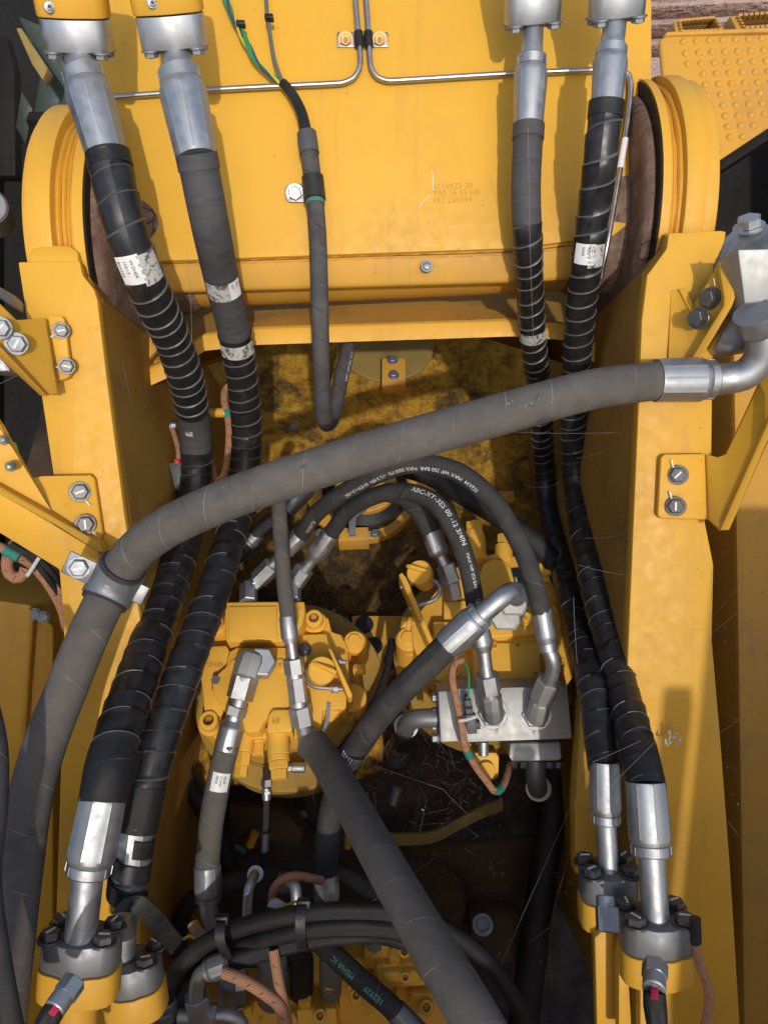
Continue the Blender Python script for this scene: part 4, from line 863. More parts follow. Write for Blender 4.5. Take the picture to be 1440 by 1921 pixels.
# arching pair
t, h10 = hose('arch_hose', 'outer arching dark hose from left motor to the manifold right fitting', [(566, 1000, 1.70), (600, 957, 1.62), (670, 909, 1.52), (760, 872, 1.45), (850, 882, 1.42), (920, 935, 1.42), (972, 1015, 1.42), (1000, 1090, 1.43), (1016, 1150, 1.44)], .0185, 'hose_dark', group='arching motor hoses')
part('print', lambda m: text_hose(m, '1E2634  MAX WP 350 BAR  MAX 5000 PSI  -12 3/4IN  00 E99-1X-ABC', .0105, h10, h10.L * .66, .0185, .30, -1), 'print_white', t)
part('print', lambda m: text_hose(m, 'IC-101/13', .012, h10, .085, .0185, .25, -1), 'print_white', t)
run(t, [('f', (563, 1004, 1.70), (528, 1040, 1.72), .0215), ('c', (532, 1036, 1.72), (505, 1066, 1.735), .0125), ('h', (512, 1060, 1.73), (484, 1088, 1.745), .0225), ('h', (484, 1090, 1.745), (466, 1106, 1.75), .017), ('h', (466, 1100, 1.745), (466, 1132, 1.70), .0205)])
run(t, [('f', (1015, 1143, 1.44), (1026, 1210, 1.44), .0195), ('c', (1025, 1205, 1.44), (1028, 1222, 1.44), .0165)], 'zinc')
pipe(t, PP([(1027, 1215, 1.44), (1035, 1235, 1.44), (1037, 1255, 1.45), (1028, 1285, 1.47)]), .0135, 'zinc')
run(t, [('h', (1030, 1276, 1.47), (1016, 1312, 1.50), .0245), ('c', (1017, 1308, 1.5), (1014, 1318, 1.5), .0195), ('e', (1015, 1314, 1.5), (1003, 1356, 1.525), .0225)], 'alu')
t, h11 = hose('arch_hose', 'inner arching dark hose with white lettering ending 1E2836', [(622, 998, 1.68), (660, 952, 1.6), (735, 922, 1.51), (808, 938, 1.46), (850, 992, 1.44), (876, 1060, 1.44), (892, 1140, 1.46), (900, 1190, 1.47)], .018, 'hose_dark', group='arching motor hoses')
part('print', lambda m: text_hose(m, 'ABC-XT-3ES 00 -12 3/4IN', .0135, h11, h11.L * .47, .018, -.15, 1), 'print_white', t)
part('print', lambda m: text_hose(m, 'MAX WP 350 BAR', .0085, h11, h11.L * .73, .018, -.2, 1), 'print_white', t)
part('print', lambda m: text_hose(m, '1E2836', .0125, h11, h11.L * .87, .018, -.1, 1), 'print_white', t)
run(t, [('f', (621, 1000, 1.68), (588, 1048, 1.71), .0225), ('c', (592, 1042, 1.71), (566, 1075, 1.73), .0135), ('h', (572, 1066, 1.725), (552, 1095, 1.74), .0225), ('h', (552, 1096, 1.74), (548, 1110, 1.74), .017), ('h', (548, 1102, 1.735), (548, 1130, 1.70), .0205)])
run(t, [('f', (894, 1165, 1.462), (908, 1222, 1.465), .021), ('c', (906, 1215, 1.465), (914, 1280, 1.475), .0135), ('h', (912, 1264, 1.474), (918, 1298, 1.485), .0235), ('c', (918, 1296, 1.485), (919, 1306, 1.488), .0195), ('e', (919, 1303, 1.488), (926, 1356, 1.505), .0228)], 'zinc_bright')
t, h12 = hose('port_hose', 'short dark hose dropping into the right motor port with nut', [(725, 925, 1.78), (755, 932, 1.78), (785, 960, 1.76), (803, 992, 1.75), (812, 1015, 1.75)], .0215, 'hose_dark')
run(t, [('f', (808, 1000, 1.75), (826, 1045, 1.745), .0235), ('c', (823, 1038, 1.745), (836, 1066, 1.745), .0145), ('h', (834, 1060, 1.745), (846, 1094, 1.745), .0235), ('h', (846, 1092, 1.745), (852, 1124, 1.75), .019)])
t, h14 = hose('return_hose', 'black hose passing behind the arching hoses to the right', [(720, 870, 1.95), (800, 890, 1.92), (880, 935, 1.85), (960, 985, 1.8), (1015, 1030, 1.78), (1060, 1100, 1.78), (1085, 1200, 1.8)], .026, 'hose_black')
# steel elbow hose on the right motor
t, h8 = hose('motor_hose', 'grey hose with label running from the steel elbow to the lower left', [(850, 1200, 1.38), (800, 1250, 1.4), (745, 1305, 1.43), (692, 1368, 1.48), (648, 1440, 1.54), (622, 1520, 1.58), (612, 1600, 1.58), (611, 1650, 1.58)], .0255, 'hose_dark')
ferrule(t, P(838, 1211, 1.38), P(903, 1152, 1.365), .0295, 'zinc'); pipe(t, PP([(892, 1162, 1.366), (918, 1140, 1.362), (945, 1118, 1.365), (962, 1110, 1.39), (968, 1120, 1.43)]), .0182, 'zinc')
part('elbow_nut', lambda m: hexa(m, P(962, 1124, 1.52), toc(P(962, 1124, 1.5)), .036, .045), 'alu', t, smooth=26)
part('adapter', lambda m: hexa(m, P(948, 1150, 1.60), toc(P(948, 1150, 1.5)),   .040, .05), 'alu', t, smooth=26)
stickers(t, h8, [(h8.L * .54, .034, .25, .6, 'label_white', ['20B3', '0R9X']), (h8.L * .54, .036, -.75, .4, 'label_torn', [])], .022)
part('print', lambda m: text_hose(m, 'XT-3ES 00 ENXX', .013, h8, h8.L * .06, .0255, .5, 1), 'ink_black', t)
ferrule(t, P(611, 1640, 1.58), P(611, 1700, 1.57), .0275, 'hose_dark')

# ================================================================== manifold
MA = thing('manifold_block', 'bright silver manifold block in front of the right motor', 'manifold', P(960, 1340, 1.6))
nb = toc(P(960, 1340, 1.55))
part('block', lambda m: prism(m, PP([(858, 1292, 1.55), (1063, 1287, 1.55), (1072, 1386, 1.53), (866, 1393, 1.53)]), FW * .10), 'alu', MA, bevel=.002)
part('side_block', lambda m: prism(m, PP([(821, 1297, 1.56), (856, 1295, 1.56), (864, 1391, 1.54), (826, 1393, 1.54)]), FW * .08), 'alu', MA, bevel=.003)
part('lower_block', lambda m: prism(m, PP([(956, 1394, 1.56), (1050, 1391, 1.56), (1053, 1420, 1.55), (1050, 1428, 1.55), (960, 1430, 1.55), (955, 1420, 1.55)]), FW * .09), 'alu', MA, bevel=.004)
for y_ in (1308, 1335, 1362, 1384): hexbolt(MA, P(822, y_, 1.60), -X, .0105, 'gunmetal', .012)
for x_ in (962, 982, 1030, 1048): hexbolt(MA, P(x_, 1428, 1.60), -UP, .009, 'gunmetal', .012)
for c, r_ in (((922, 1338, 1.538), .0262), ((1004, 1340, 1.538), .0262)): part('port_nut', lambda m: (hexa(m, P(*c) - nb * .004, nb, r_ * 1.1, .010), cyl(m, P(*c) - nb * .004, nb, r_ * 1.22, .006)), 'zinc_bright', MA, smooth=26)
for c in ((924, 1336, 1.515), (1004, 1338, 1.52)): part('elbow', lambda m: lathe(m, P(*c) - nb * .04, nb, [(0, .0215), (.03, .0225), (.036, .020), (.038, .004)], 16), 'alu', MA, smooth=50)
part('letter', lambda m: text_flat(m, 'V', .017, P(927, 1376, 1.53), X, UP, nb * .0016), 'gunmetal', MA)
part('letter', lambda m: text_flat(m, 'T', .017, P(997, 1380, 1.53), X, UP, nb * .0016), 'gunmetal', MA)
pipe(MA, PP([(826, 1347, 1.60), (800, 1347, 1.60), (775, 1350, 1.61), (762, 1362, 1.64), (760, 1372, 1.70)]), .020, 'gunmetal')
part('pipe_ring', lambda m: lathe(m, P(763, 1362, 1.70), nb, [(0, .026), (.012, .027), (.014, .022)], 30), 'white_plastic', MA)
pipe(MA, PP([(1004, 1424, 1.60), (1004, 1450, 1.60), (1006, 1470, 1.62), (1008, 1480, 1.68)]), .021, 'gunmetal')
part('pipe_ring', lambda m: lathe(m, P(1009, 1478, 1.69), nb, [(0, .027), (.012, .028), (.014, .023)], 30), 'white_plastic', MA)
part('elbow_below', lambda m: tube(m, Path(PP([(760, 1375, 1.72), (752, 1400, 1.78), (745, 1420, 1.85)])), .028, segs=20), 'hose_black', MA)
part('pipe_ring', lambda m: lathe(m, P(744, 1406, 1.76), (UP * .2 - X * .3 + nb), [(0, .027), (.004, .0275)], 24, cap=False), 'zinc_dull', MA)
part('drain_stub', lambda m: cyl(m, P(906, 1390, 1.58), -UP, .011, .03), 'zinc', MA)
SO = thing('solenoid_valve', 'small yellow solenoid body hanging below the manifold', 'solenoid', P(912, 1440, 1.6))
part('body', lambda m: prism(m, PP([(888, 1412, 1.58), (930, 1412, 1.58), (936, 1420, 1.58), (935, 1458, 1.58), (918, 1468, 1.58), (890, 1450, 1.58)]), FW * .06), 'yellow_cast', SO, bevel=.004)
part('coil_ring', lambda m: cyl(m, P(912, 1446, 1.575), toc(P(912, 1446, 1.6)), .018, .012), 'yellow_cast', SO)
# loom and connector on the manifold
t = thing('wire_loom', 'orange braided loom with green tape running over the manifold edge', 'wire loom', P(870, 1380, 1.5))
lp = Path(PP([(868, 1238, 1.50), (852, 1246, 1.49), (848, 1275, 1.48), (857, 1320, 1.475), (866, 1365, 1.47), (872, 1400, 1.48), (890, 1435, 1.5), (912, 1465, 1.52), (930, 1485, 1.53), (945, 1470, 1.55), (956, 1435, 1.6)]))
part('braid', lambda m: tube(m, lp, .0072, segs=14, step=.006), 'loom', t)
for f, L_ in ((.50, .02), (.80, .024)): part('tape_band', lambda m: tube(m, lp, .0085, lp.L * f - L_ / 2, lp.L * f + L_ / 2, segs=14), 'green_tape', t)
part('cable_tie', lambda m: tube(m, Path(PP([(861, 1352, 1.455), (872, 1351, 1.45), (893, 1344, 1.46)])), .0034, segs=8), 'white_plastic', t)
part('green_wire', lambda m: tube(m, Path(PP([(862, 1236, 1.5), (872, 1245, 1.49), (879, 1265, 1.48), (878, 1310, 1.475)])), .0022, segs=8), 'wire_green', t)
t = thing('wire_connector', 'grey plug connector clipped on the manifold beside the loom', 'connector', P(882, 1340, 1.49))
for pts, mt, nm in (([(871, 1314, 1.50), (884, 1313, 1.50), (888, 1340, 1.50), (874, 1342, 1.50)], 'grey_plastic', 'plug_top'), ([(872, 1342, 1.495), (892, 1340, 1.495), (895, 1376, 1.495), (877, 1378, 1.495)], 'grey_plastic', 'plug_body'), ([(890, 1355, 1.505), (900, 1354, 1.505), (901, 1368, 1.505), (892, 1369, 1.505)], 'black_plastic', 'latch'), ([(872, 1306, 1.505), (881, 1306, 1.505), (882, 1316, 1.505), (873, 1316, 1.505)], 'black_plastic', 'boot')):
    part(nm, lambda m: prism(m, PP(pts), FW * .022), mt, t, bevel=.0015)
# ================================================================== steel lines and harness on the boom
def line(lab, pts, r=.0052):
    t = thing('steel_line', lab, 'steel line', P(*pts[0]), 'thin steel lines on the boom'); part('tube', lambda m: tube(m, Path(PP(pts), 8), r, segs=14), 'steel_tube', t); return t
E = BD - .012
line('thin steel line bending left across the boom from the top centre', [(664, -40, E), (669, 30, E), (674, 80, E), (676, 112, E), (673, 130, E), (662, 147, E), (645, 154, E), (620, 157, E), (420, 167, E), (212, 182, E)])
t = line('thin steel line bending right across the boom then down beside the hose', [(684, -40, E), (689, 30, E), (692, 80, E), (694, 112, E), (698, 132, E), (710, 146, E), (728, 151, E), (760, 150, E), (960, 138, E), (1120, 131, E), (1160, 131, E), (1176, 138, E), (1182, 152, E), (1181, 190, E), (1172, 260, E), (1152, 380, E), (1138, 460, E), (1126, 520, E + .03)])
tp = Path(PP([(1172, 260, E), (1165, 300, E), (1160, 330, E)])); part('label_sleeve', lambda m: tube(m, tp, .0062, 0, tp.L * .8, segs=14), 'label_white', t)
for i, (xb, xr) in enumerate(((648, 673), (712, 691))):
    t = thing('line_clamp', ['small line clamp with gold bolt left of the steel lines', 'small line clamp with gold bolt right of the steel lines'][i], 'clamp', P(xb, 74, BD), 'line clamps on the boom')
    part('clamp_plate', lambda m: prism(m, PP([(xb - 16, 60, BD - .004), (xb + 16, 60, BD - .004), (xb + 16, 88, BD - .004), (xb - 16, 88, BD - .004)]), FW * .003), 'zinc', t, bevel=.001)
    part('rubber_sleeve', lambda m: tube(m, Path(PP([(xr - 1, 60, E), (xr, 74, E), (xr + 1, 88, E)])), .0085, segs=16), 'black_plastic', t)
    part('washer', lambda m: cyl(m, P(xb, 74, BD - .004), toc(P(xb, 74, BD)), .0145, .003), 'brass', t)
    hexbolt(t, P(xb, 74, BD - .007), toc(P(xb, 74, BD)), .0105, 'brass', .008, washer=False); part('bolt_dimple', lambda m: cyl(m, P(xb, 74, BD - .0155), toc(P(xb, 74, BD)), .0045, .0006), 'bolt_rusty', t)
HA = thing('wire_harness', 'dark grey conduit of the wire harness hanging down the boom centre', 'harness', P(600, 560, 1.38))
hp = Path(PP([(572, 235, 1.425), (578, 270, 1.42), (588, 350, 1.415), (595, 430, 1.41), (598, 500, 1.41), (600, 580, 1.42), (602, 660, 1.45), (604, 730, 1.50), (606, 775, 1.54), (612, 795, 1.575), (622, 785, 1.61), (632, 745, 1.64), (642, 700, 1.67), (652, 655, 1.70), (660, 615, 1.74)]))
part('conduit', lambda m: tube(m, hp, .0165, 0.02, segs=22), 'conduit', HA)
part('conduit_cuff', lambda m: tube(m, hp, .0185, .018, .058, segs=22), 'grey_plastic', HA)
cq = .125; part('clamp_sleeve', lambda m: tube(m, hp, .0205, cq - .022, cq + .022, segs=24), 'black_plastic', HA); part('tape_ring', lambda m: tube(m, hp, .0178, cq + .024, cq + .031, segs=22, step=.003), 'green_tape', HA)
part('clip_plate', lambda m: prism(m, rrect(P(560, 362, 1.452), X, UP, .026, .017, .012), FW * .004), 'zinc', HA, bevel=.001); hexbolt(HA, P(553, 362, 1.452), toc(P(553, 362, 1.45)), .0135, 'zinc_bright', .009, mark=True)
part('print', lambda m: text_hose(m, 'CFE 743 60R 100R', .0105, hp, hp.L - .085, .0165, .55, -1), 'print_white', HA)
part('taped_section', lambda m: tube(m, Path(PP([(530, 155, 1.435), (545, 172, 1.432), (560, 198, 1.43), (568, 220, 1.428), (573, 245, 1.425)])), .0095, segs=16, rf=lambda q: .0085 + .0025 * q / .1), 'black_plastic', HA)
for i, (mt, o) in enumerate((('wire_green', 0), ('wire_yellow', 2.1), ('wire_blue', 4.2), ('wire_green', 5.2))):
    base = [(415, -30, 1.43), (430, 10, 1.43), (452, 60, 1.43), (478, 110, 1.432), (505, 138, 1.435), (535, 162, 1.435)]; pts = []
    pa2 = Path(PP(base)); k_ = 16
    for j in range(k_ + 1):
        q = pa2.L * j / k_; pts.append(pa2.pt(q, o + j * .75, .0062 * (1 - .5 * j / k_)))
    part('wire', lambda m: tube(m, Path(pts, 5), .0026, segs=8), mt, HA)
part('wire', lambda m: tube(m, Path(PP([(497, -30, 1.43), (501, 25, 1.43), (506, 60, 1.43), (514, 110, 1.43), (528, 150, 1.433), (540, 168, 1.435)])), .004, segs=10), 'wire_grey', HA)
for q in ((452, 46), (505, 34)): part('cable_tie', lambda m: box(m, P(q[0], q[1], 1.422), X, UP, FW, .008, .004, .008), 'black_plastic', HA, bevel=.001)
# ================================================================== brackets on the towers
def mark(parent, a, b, d, wd=.0016): part('paint_mark', lambda m: tube(m, Path(PP([(*a, d), (*b, d)])), wd, segs=6), 'paint_pen', parent)
t = thing('bracket', 'folded yellow bracket bolted high on the left tower', 'bracket', P(60, 650, 1.3), 'brackets on the towers')
part('face_plate', lambda m: prism(m, PP([(-60, 520, 1.20), (0, 571, 1.22), (30, 600, 1.25), (85, 596, 1.31), (108, 738, 1.31), (88, 741, 1.29), (78, 735, 1.28), (0, 652, 1.22), (-60, 590, 1.2)]), FW * .008), 'yellow', t, bevel=.0015)
part('lower_fold', lambda m: prism(m, PP([(-60, 592, 1.19), (0, 650, 1.205), (78, 732, 1.268), (90, 744, 1.28), (76, 742, 1.30), (0, 672, 1.25), (-60, 622, 1.23)]), FW * .004), 'yellow', t, bevel=.001)
part('bolt_flange', lambda m: prism(m, PP([(86, 594, 1.325), (116, 592, 1.325), (121, 600, 1.325), (133, 700, 1.333), (128, 708, 1.335), (107, 716, 1.335)]), FW * .012), 'yellow', t, bevel=.002)
for q in ((115, 620), (125, 687)): hexbolt(t, P(*q, 1.325), toc(P(*q, 1.3)), .0115, 'bolt_dark', .010, mark=True)
for q, d in (((31, 645), 1.24), ((0, 615), 1.215)): hexbolt(t, P(*q, d), toc(P(*q, 1.3)), .0145, 'zinc_dull', .010, mark=True)
mark(t, (96, 632), (104, 628), 1.323); mark(t, (105, 688), (112, 690), 1.328)
t = thing('bracket', 'large yellow arm bracket low on the left tower holding the hose clamp', 'bracket', P(100, 960, 1.35), 'brackets on the towers')
part('face_plate', lambda m: prism(m, PP([(-60, 700, 1.24), (0, 795, 1.27), (58, 896, 1.335), (80, 893, 1.345), (168, 890, 1.355), (177, 898, 1.358), (192, 1000, 1.368), (186, 1018, 1.368), (100, 968, 1.33), (0, 910, 1.28), (-60, 880, 1.25)]), FW * .012), 'yellow', t, bevel=.0025)
part('arm_rib', lambda m: prism(m, PP([(-60, 880, 1.235), (0, 912, 1.262), (100, 968, 1.31), (186, 1018, 1.345), (192, 1036, 1.345), (184, 1034, 1.345), (100, 984, 1.30), (0, 926, 1.255), (-60, 896, 1.23)]), FW * .03), 'yellow', t, bevel=.0015)
part('arm_plate', lambda m: prism(m, PP([(-60, 896, 1.24), (0, 926, 1.262), (100, 984, 1.305), (184, 1034, 1.345), (188, 1052, 1.345), (120, 1078, 1.345), (108, 1066, 1.34), (0, 1000, 1.30), (-60, 962, 1.28)]), FW * .010), 'yellow', t, bevel=.002)
for q in ((150, 923), (160, 984)): hexbolt(t, P(*q, 1.352), toc(P(*q, 1.3)), .0145, 'bolt_dark', .011, mark=True)
mark(t, (159, 936), (169, 948), 1.355); mark(t, (172, 994), (182, 1005), 1.36)
for q in ((8, 825), (20, 875)): part('nut', lambda m: (cyl(m, P(*q, 1.28), toc(P(*q, 1.3)), .0085, .02), hexa(m, P(*q, 1.262), toc(P(*q, 1.3)), .0062, .006)), 'bolt_dark', t)
t = thing('bracket', 'yellow plate bracket behind the silver elbow block at the right edge', 'bracket', P(1310, 600, 1.3), 'brackets on the towers')
part('face_plate', lambda m: prism(m, PP([(1258, 543, 1.318), (1285, 543, 1.315), (1296, 580, 1.30), (1350, 492, 1.245), (1366, 560, 1.235), (1358, 575, 1.24), (1298, 680, 1.29), (1252, 700, 1.318)]), FW * .006), 'yellow', t, bevel=.001)
part('edge_strip', lambda m: prism(m, PP([(1347, 491, 1.235), (1370, 492, 1.225), (1378, 558, 1.215), (1372, 575, 1.215), (1312, 676, 1.26), (1297, 672, 1.27), (1357, 574, 1.225), (1358, 560, 1.225)]), FW * .012), 'yellow', t, bevel=.0012)
part('side_gusset', lambda m: prism(m, PP([(1272, 541, 1.31), (1284, 541, 1.308), (1300, 572, 1.29), (1293, 582, 1.295)]), FW * .02), 'yellow', t, bevel=.001)
for q in ((1332, 560), (1311, 597)): hexbolt(t, P(*q, 1.262), (toc(P(*q, 1.3)) * .8 - X * .7), .0145, 'bolt_dark', .014, mark=False)
mark(t, (1338, 522), (1340, 536), 1.25, .0008)
t = thing('bracket', 'yellow bracket with two paint marked bolts on the right tower', 'bracket', P(1290, 920, 1.3), 'brackets on the towers')
part('bolt_flange', lambda m: prism(m, PP([(1246, 852, 1.318), (1324, 851, 1.318), (1332, 975, 1.325), (1240, 973, 1.325), (1233, 966, 1.325), (1239, 858, 1.318)]), FW * .012), 'yellow', t, bevel=.003)
part('wing_plate', lambda m: prism(m, PP([(1324, 852, 1.312), (1346, 858, 1.30), (1362, 852, 1.29), (1400, 770, 1.29), (1460, 640, 1.30), (1470, 760, 1.24), (1440, 822, 1.235), (1366, 992, 1.27), (1350, 994, 1.28), (1330, 976, 1.315)]), FW * .006), 'yellow', t, bevel=.001)
part('edge_strip', lambda m: prism(m, PP([(1350, 995, 1.272), (1367, 994, 1.262), (1440, 832, 1.225), (1480, 740, 1.21), (1480, 700, 1.215), (1436, 800, 1.232)]), FW * .012), 'yellow', t, bevel=.001)
for q in ((1271, 891), (1267, 950)): hexbolt(t, P(*q, 1.315), toc(P(*q, 1.3)), .0135, 'bolt_dark', .008, mark=True)
mark(t, (1258, 863), (1262, 877), 1.314); mark(t, (1255, 922), (1259, 936), 1.316)
t = thing('flange_block', 'dull grey flange block cut off by the left edge', 'flange block', P(-10, 600, 1.2))
part('block', lambda m: prism(m, PP([(-90, 530, 1.22), (0, 537, 1.25), (18, 552, 1.27), (20, 575, 1.28), (-30, 540, 1.25), (-90, 560, 1.22)]), FW * .05), 'zinc_dull', t, bevel=.003)
part('block_lower', lambda m: prism(m, PP([(-60, 640, 1.28), (0, 672, 1.28), (20, 690, 1.29), (18, 698, 1.29), (0, 698, 1.29), (-60, 690, 1.28)]), FW * .05), 'zinc_dull', t, bevel=.003)
part('pipe_hub', lambda m: cyl(m, P(-6, 415, 1.5), FW * -1 + X * .3, .035, .08), 'gunmetal', t)
# ================================================================== inside of the left tower: studs and looms
for i, (x_, y_, r_, lab) in enumerate(((312, 801, .016, 'yellow weld stud with bolt on the left tower inner wall'), (413, 776, .011, 'small yellow weld stud beside the taped loom'))):
    t = thing('weld_stud', lab, 'stud', P(x_, y_, 1.72), 'weld studs')
    part('stud', lambda m: cyl(m, P(x_ - 24, y_ - 1, 1.75), (X + UP * .03), r_, .04), 'yellow', t); hexbolt(t, P(x_ + 9, y_, 1.75), X, r_ * .75, 'zinc', .012)
t = thing('wire_loom', 'orange loom with green tape between the two left hoses', 'wire loom', P(424, 770, 1.75))
part('braid', lambda m: tube(m, Path(PP([(432, 722, 1.76), (422, 732, 1.76), (421, 755, 1.75), (427, 780, 1.75), (430, 810, 1.75), (428, 850, 1.75), (420, 890, 1.76), (404, 900, 1.76), (398, 870, 1.78)])), .0085, segs=12), 'loom', t); part('tape_band', lambda m: tube(m, Path(PP([(425, 768, 1.75), (427, 776, 1.75), (428, 784, 1.75)])), .0105, segs=12), 'green_tape', t)
t = thing('wire_connector', 'dark connector with pink seal behind the leftmost hose', 'connector', P(328, 900, 1.72))
part('lead', lambda m: tube(m, Path(PP([(324, 805, 1.73), (330, 825, 1.72), (336, 850, 1.71), (333, 870, 1.71)])), .006, segs=10), 'loom', t); part('seal', lambda m: cyl(m, P(332, 862, 1.70), -UP, .007, .01), 'red_plastic', t)
part('body', lambda m: prism(m, PP([(316, 868, 1.70), (341, 866, 1.70), (340, 918, 1.70), (328, 920, 1.70)]), FW * .03), 'grey_plastic', t, bevel=.003); part('tail', lambda m: tube(m, Path(PP([(334, 915, 1.71), (336, 945, 1.73), (330, 980, 1.76)])), .007, segs=10), 'black_plastic', t)
t = thing('wire_loom', 'bundle of brown looms tied with white tie below the left arm bracket', 'wire loom', P(50, 1070, 1.6))
for pts, mt, r_ in (([(40, 1010, 1.6), (22, 1030, 1.6), (14, 1060, 1.6), (24, 1082, 1.6), (44, 1080, 1.6), (50, 1065, 1.6)], 'loom', .013), ([(-20, 1015, 1.58), (30, 1042, 1.58), (60, 1060, 1.6), (90, 1095, 1.62), (115, 1140, 1.66), (125, 1180, 1.7)], 'loom', .010), ([(20, 1020, 1.57), (60, 1048, 1.58), (95, 1090, 1.6), (122, 1130, 1.65)], 'black_plastic', .007), ([(40, 1018, 1.58), (80, 1055, 1.58), (110, 1090, 1.6), (128, 1120, 1.65)], 'black_plastic', .006), ([(90, 1050, 1.62), (104, 1075, 1.62), (112, 1100, 1.62), (118, 1140, 1.66)], 'loom', .011)):
    part('strand', lambda m: tube(m, Path(PP(pts)), r_, segs=12), mt, t)
part('cable_tie', lambda m: tube(m, Path(PP([(52, 1080, 1.565), (62, 1065, 1.56), (74, 1046, 1.565)])), .004, segs=8), 'white_plastic', t); part('tape_band', lambda m: tube(m, Path(PP([(10, 1032, 1.575), (38, 1046, 1.575)])), .0115, segs=12), 'green_tape', t)
part('wire', lambda m: tube(m, Path(PP([(18, 828, 1.5), (30, 834, 1.5), (33, 848, 1.5), (28, 856, 1.5)])), .003, segs=8), 'wire_green', t)
t = thing('side_hose', 'dark hose cut off by the lower left edge of the picture', 'hose', P(-10, 1500, 1.0)); part('hose_body', lambda m: tube(m, Path(PP([(-30, 1290, 1.05), (-6, 1400, 1.02), (-6, 1520, 1.0), (-18, 1650, 1.0), (0, 1800, .98), (30, 1960, .97)])), .014, segs=20), 'hose_dark', t)
# ================================================================== lower pit
pit = thing('chassis_beam', 'brown oily chassis pieces deep in the pit with olive bar', 'beam', P(850, 1620, 2.1))
part('bent_bar', lambda m: strip(m, PP([(690, 1572, 2.0), (760, 1574, 2.0), (815, 1568, 2.0), (860, 1545, 2.0), (905, 1522, 2.0), (940, 1508, 2.02)]), UP * .015, .006), 'olive_pipe', pit)
part('frame_plate', lambda m: prism(m, PP([(690, 1600, 2.12), (1010, 1570, 2.12), (1030, 1690, 2.05), (1000, 1720, 2.02), (860, 1722, 2.02), (690, 1700, 2.05)]), FW * .06), 'brown_dirty', pit, bevel=.006)
part('frame_hump', lambda m: lathe(m, P(790, 1690, 2.0), toc(P(790, 1690, 2.0)) * .4 + UP * .9, [(-.04, .12), (.02, .12), (.03, .11)], 40), 'brown_dirty', pit)
part('frame_foot', lambda m: prism(m, PP([(880, 1715, 1.95), (975, 1712, 1.95), (985, 1800, 1.9), (890, 1815, 1.9)]), FW * .06), 'brown_dirty', pit, bevel=.006)
part('frame_beam', lambda m: prism(m, PP([(430, 1510, 1.95), (520, 1520, 1.95), (570, 1560, 1.95), (560, 1590, 1.95), (430, 1560, 1.95)]), FW * .05), 'brown_dirty', pit, bevel=.004)
part('bushing', lambda m: lathe(m, P(905, 1735, 1.93), toc(P(905, 1735, 1.9)), [(0, .026), (.015, .026), (.015, .017), (.004, .016)], 28), 'zinc_dull', pit)
part('stub_pin', lambda m: cyl(m, P(746, 1478, 1.95), -UP + X * -.3, .014, .045), 'zinc_dull', pit); part('stub_clip', lambda m: cyl(m, P(652, 1592, 1.95), UP, .009, .035), 'yellow', pit); part('stub_clip', lambda m: cyl(m, P(468, 1588, 1.9), UP + X * .4, .011, .04), 'yellow', pit)
part('green_clip', lambda m: cyl(m, P(440, 1588, 1.9), X - UP * .5, .008, .03), 'green_tape', pit)
def bh(name, lab, pts, r_, mt='hose_black', grp=None, cat='hose'):
    t = thing(name, lab, cat, P(*pts[0]), grp); pa2 = Path(PP(pts)); part('hose_body', lambda m: tube(m, pa2, r_, segs=22), mt, t); return t, pa2
bh('pit_hose', 'dark upright hose deep in the right of the pit', [(1040, 1440, 2.0), (1030, 1560, 1.95), (1010, 1700, 1.9), (990, 1850, 1.85), (975, 1990, 1.8)], .036, 'hose_black')
bh('pit_hose', 'dark crossing hose behind the bundled black hoses', [(335, 1790, 1.7), (338, 1730, 1.7), (370, 1680, 1.7), (450, 1648, 1.7), (560, 1630, 1.7), (640, 1640, 1.7), (710, 1685, 1.7), (760, 1740, 1.7), (800, 1800, 1.7)], .019, 'hose_dark')
bh('pit_hose', 'black hose hanging on the left wall of the pit behind the label hose', [(330, 1380, 1.85), (360, 1480, 1.82), (415, 1580, 1.8), (440, 1660, 1.75)], .02, 'hose_black')
bh('pit_hose', 'thin black line curving below the left motor flange', [(735, 1200, 1.85), (722, 1270, 1.8), (690, 1340, 1.75), (650, 1390, 1.75), (610, 1425, 1.75), (560, 1500, 1.8), (600, 1560, 1.85)], .009, 'hose_black')
t = thing('tower_foot', 'yellow upright plate left of the lower right hoses', 'plate', P(1100, 1450, 1.5))
part('plate', lambda m: prism(m, PP([(1094, 1270, 1.52), (1112, 1300, 1.5), (1128, 1460, 1.48), (1132, 1640, 1.46), (1078, 1640, 1.46), (1076, 1500, 1.48), (1088, 1330, 1.52)]), FW * .04), 'yellow', t, bevel=.004)
# cable dropping from the left motor
t, _ = bh('sensor_cable', 'thin sensor cable with silver gland below the left motor valve', [(499, 1440, 1.62), (500, 1480, 1.62), (499, 1540, 1.62), (496, 1600, 1.62), (488, 1640, 1.62)], .0075)
run(t, [('h', (500, 1460, 1.62), (500, 1474, 1.62), .0125), ('c', (500, 1476, 1.62), (500, 1500, 1.62), .0095), ('h', (500, 1482, 1.62), (500, 1488, 1.62), .0115)], 'zinc')
part('tag', lambda m: tube(m, Path(PP([(498, 1562, 1.62), (497, 1596, 1.62)])), .009, segs=14), 'zinc_dull', t)
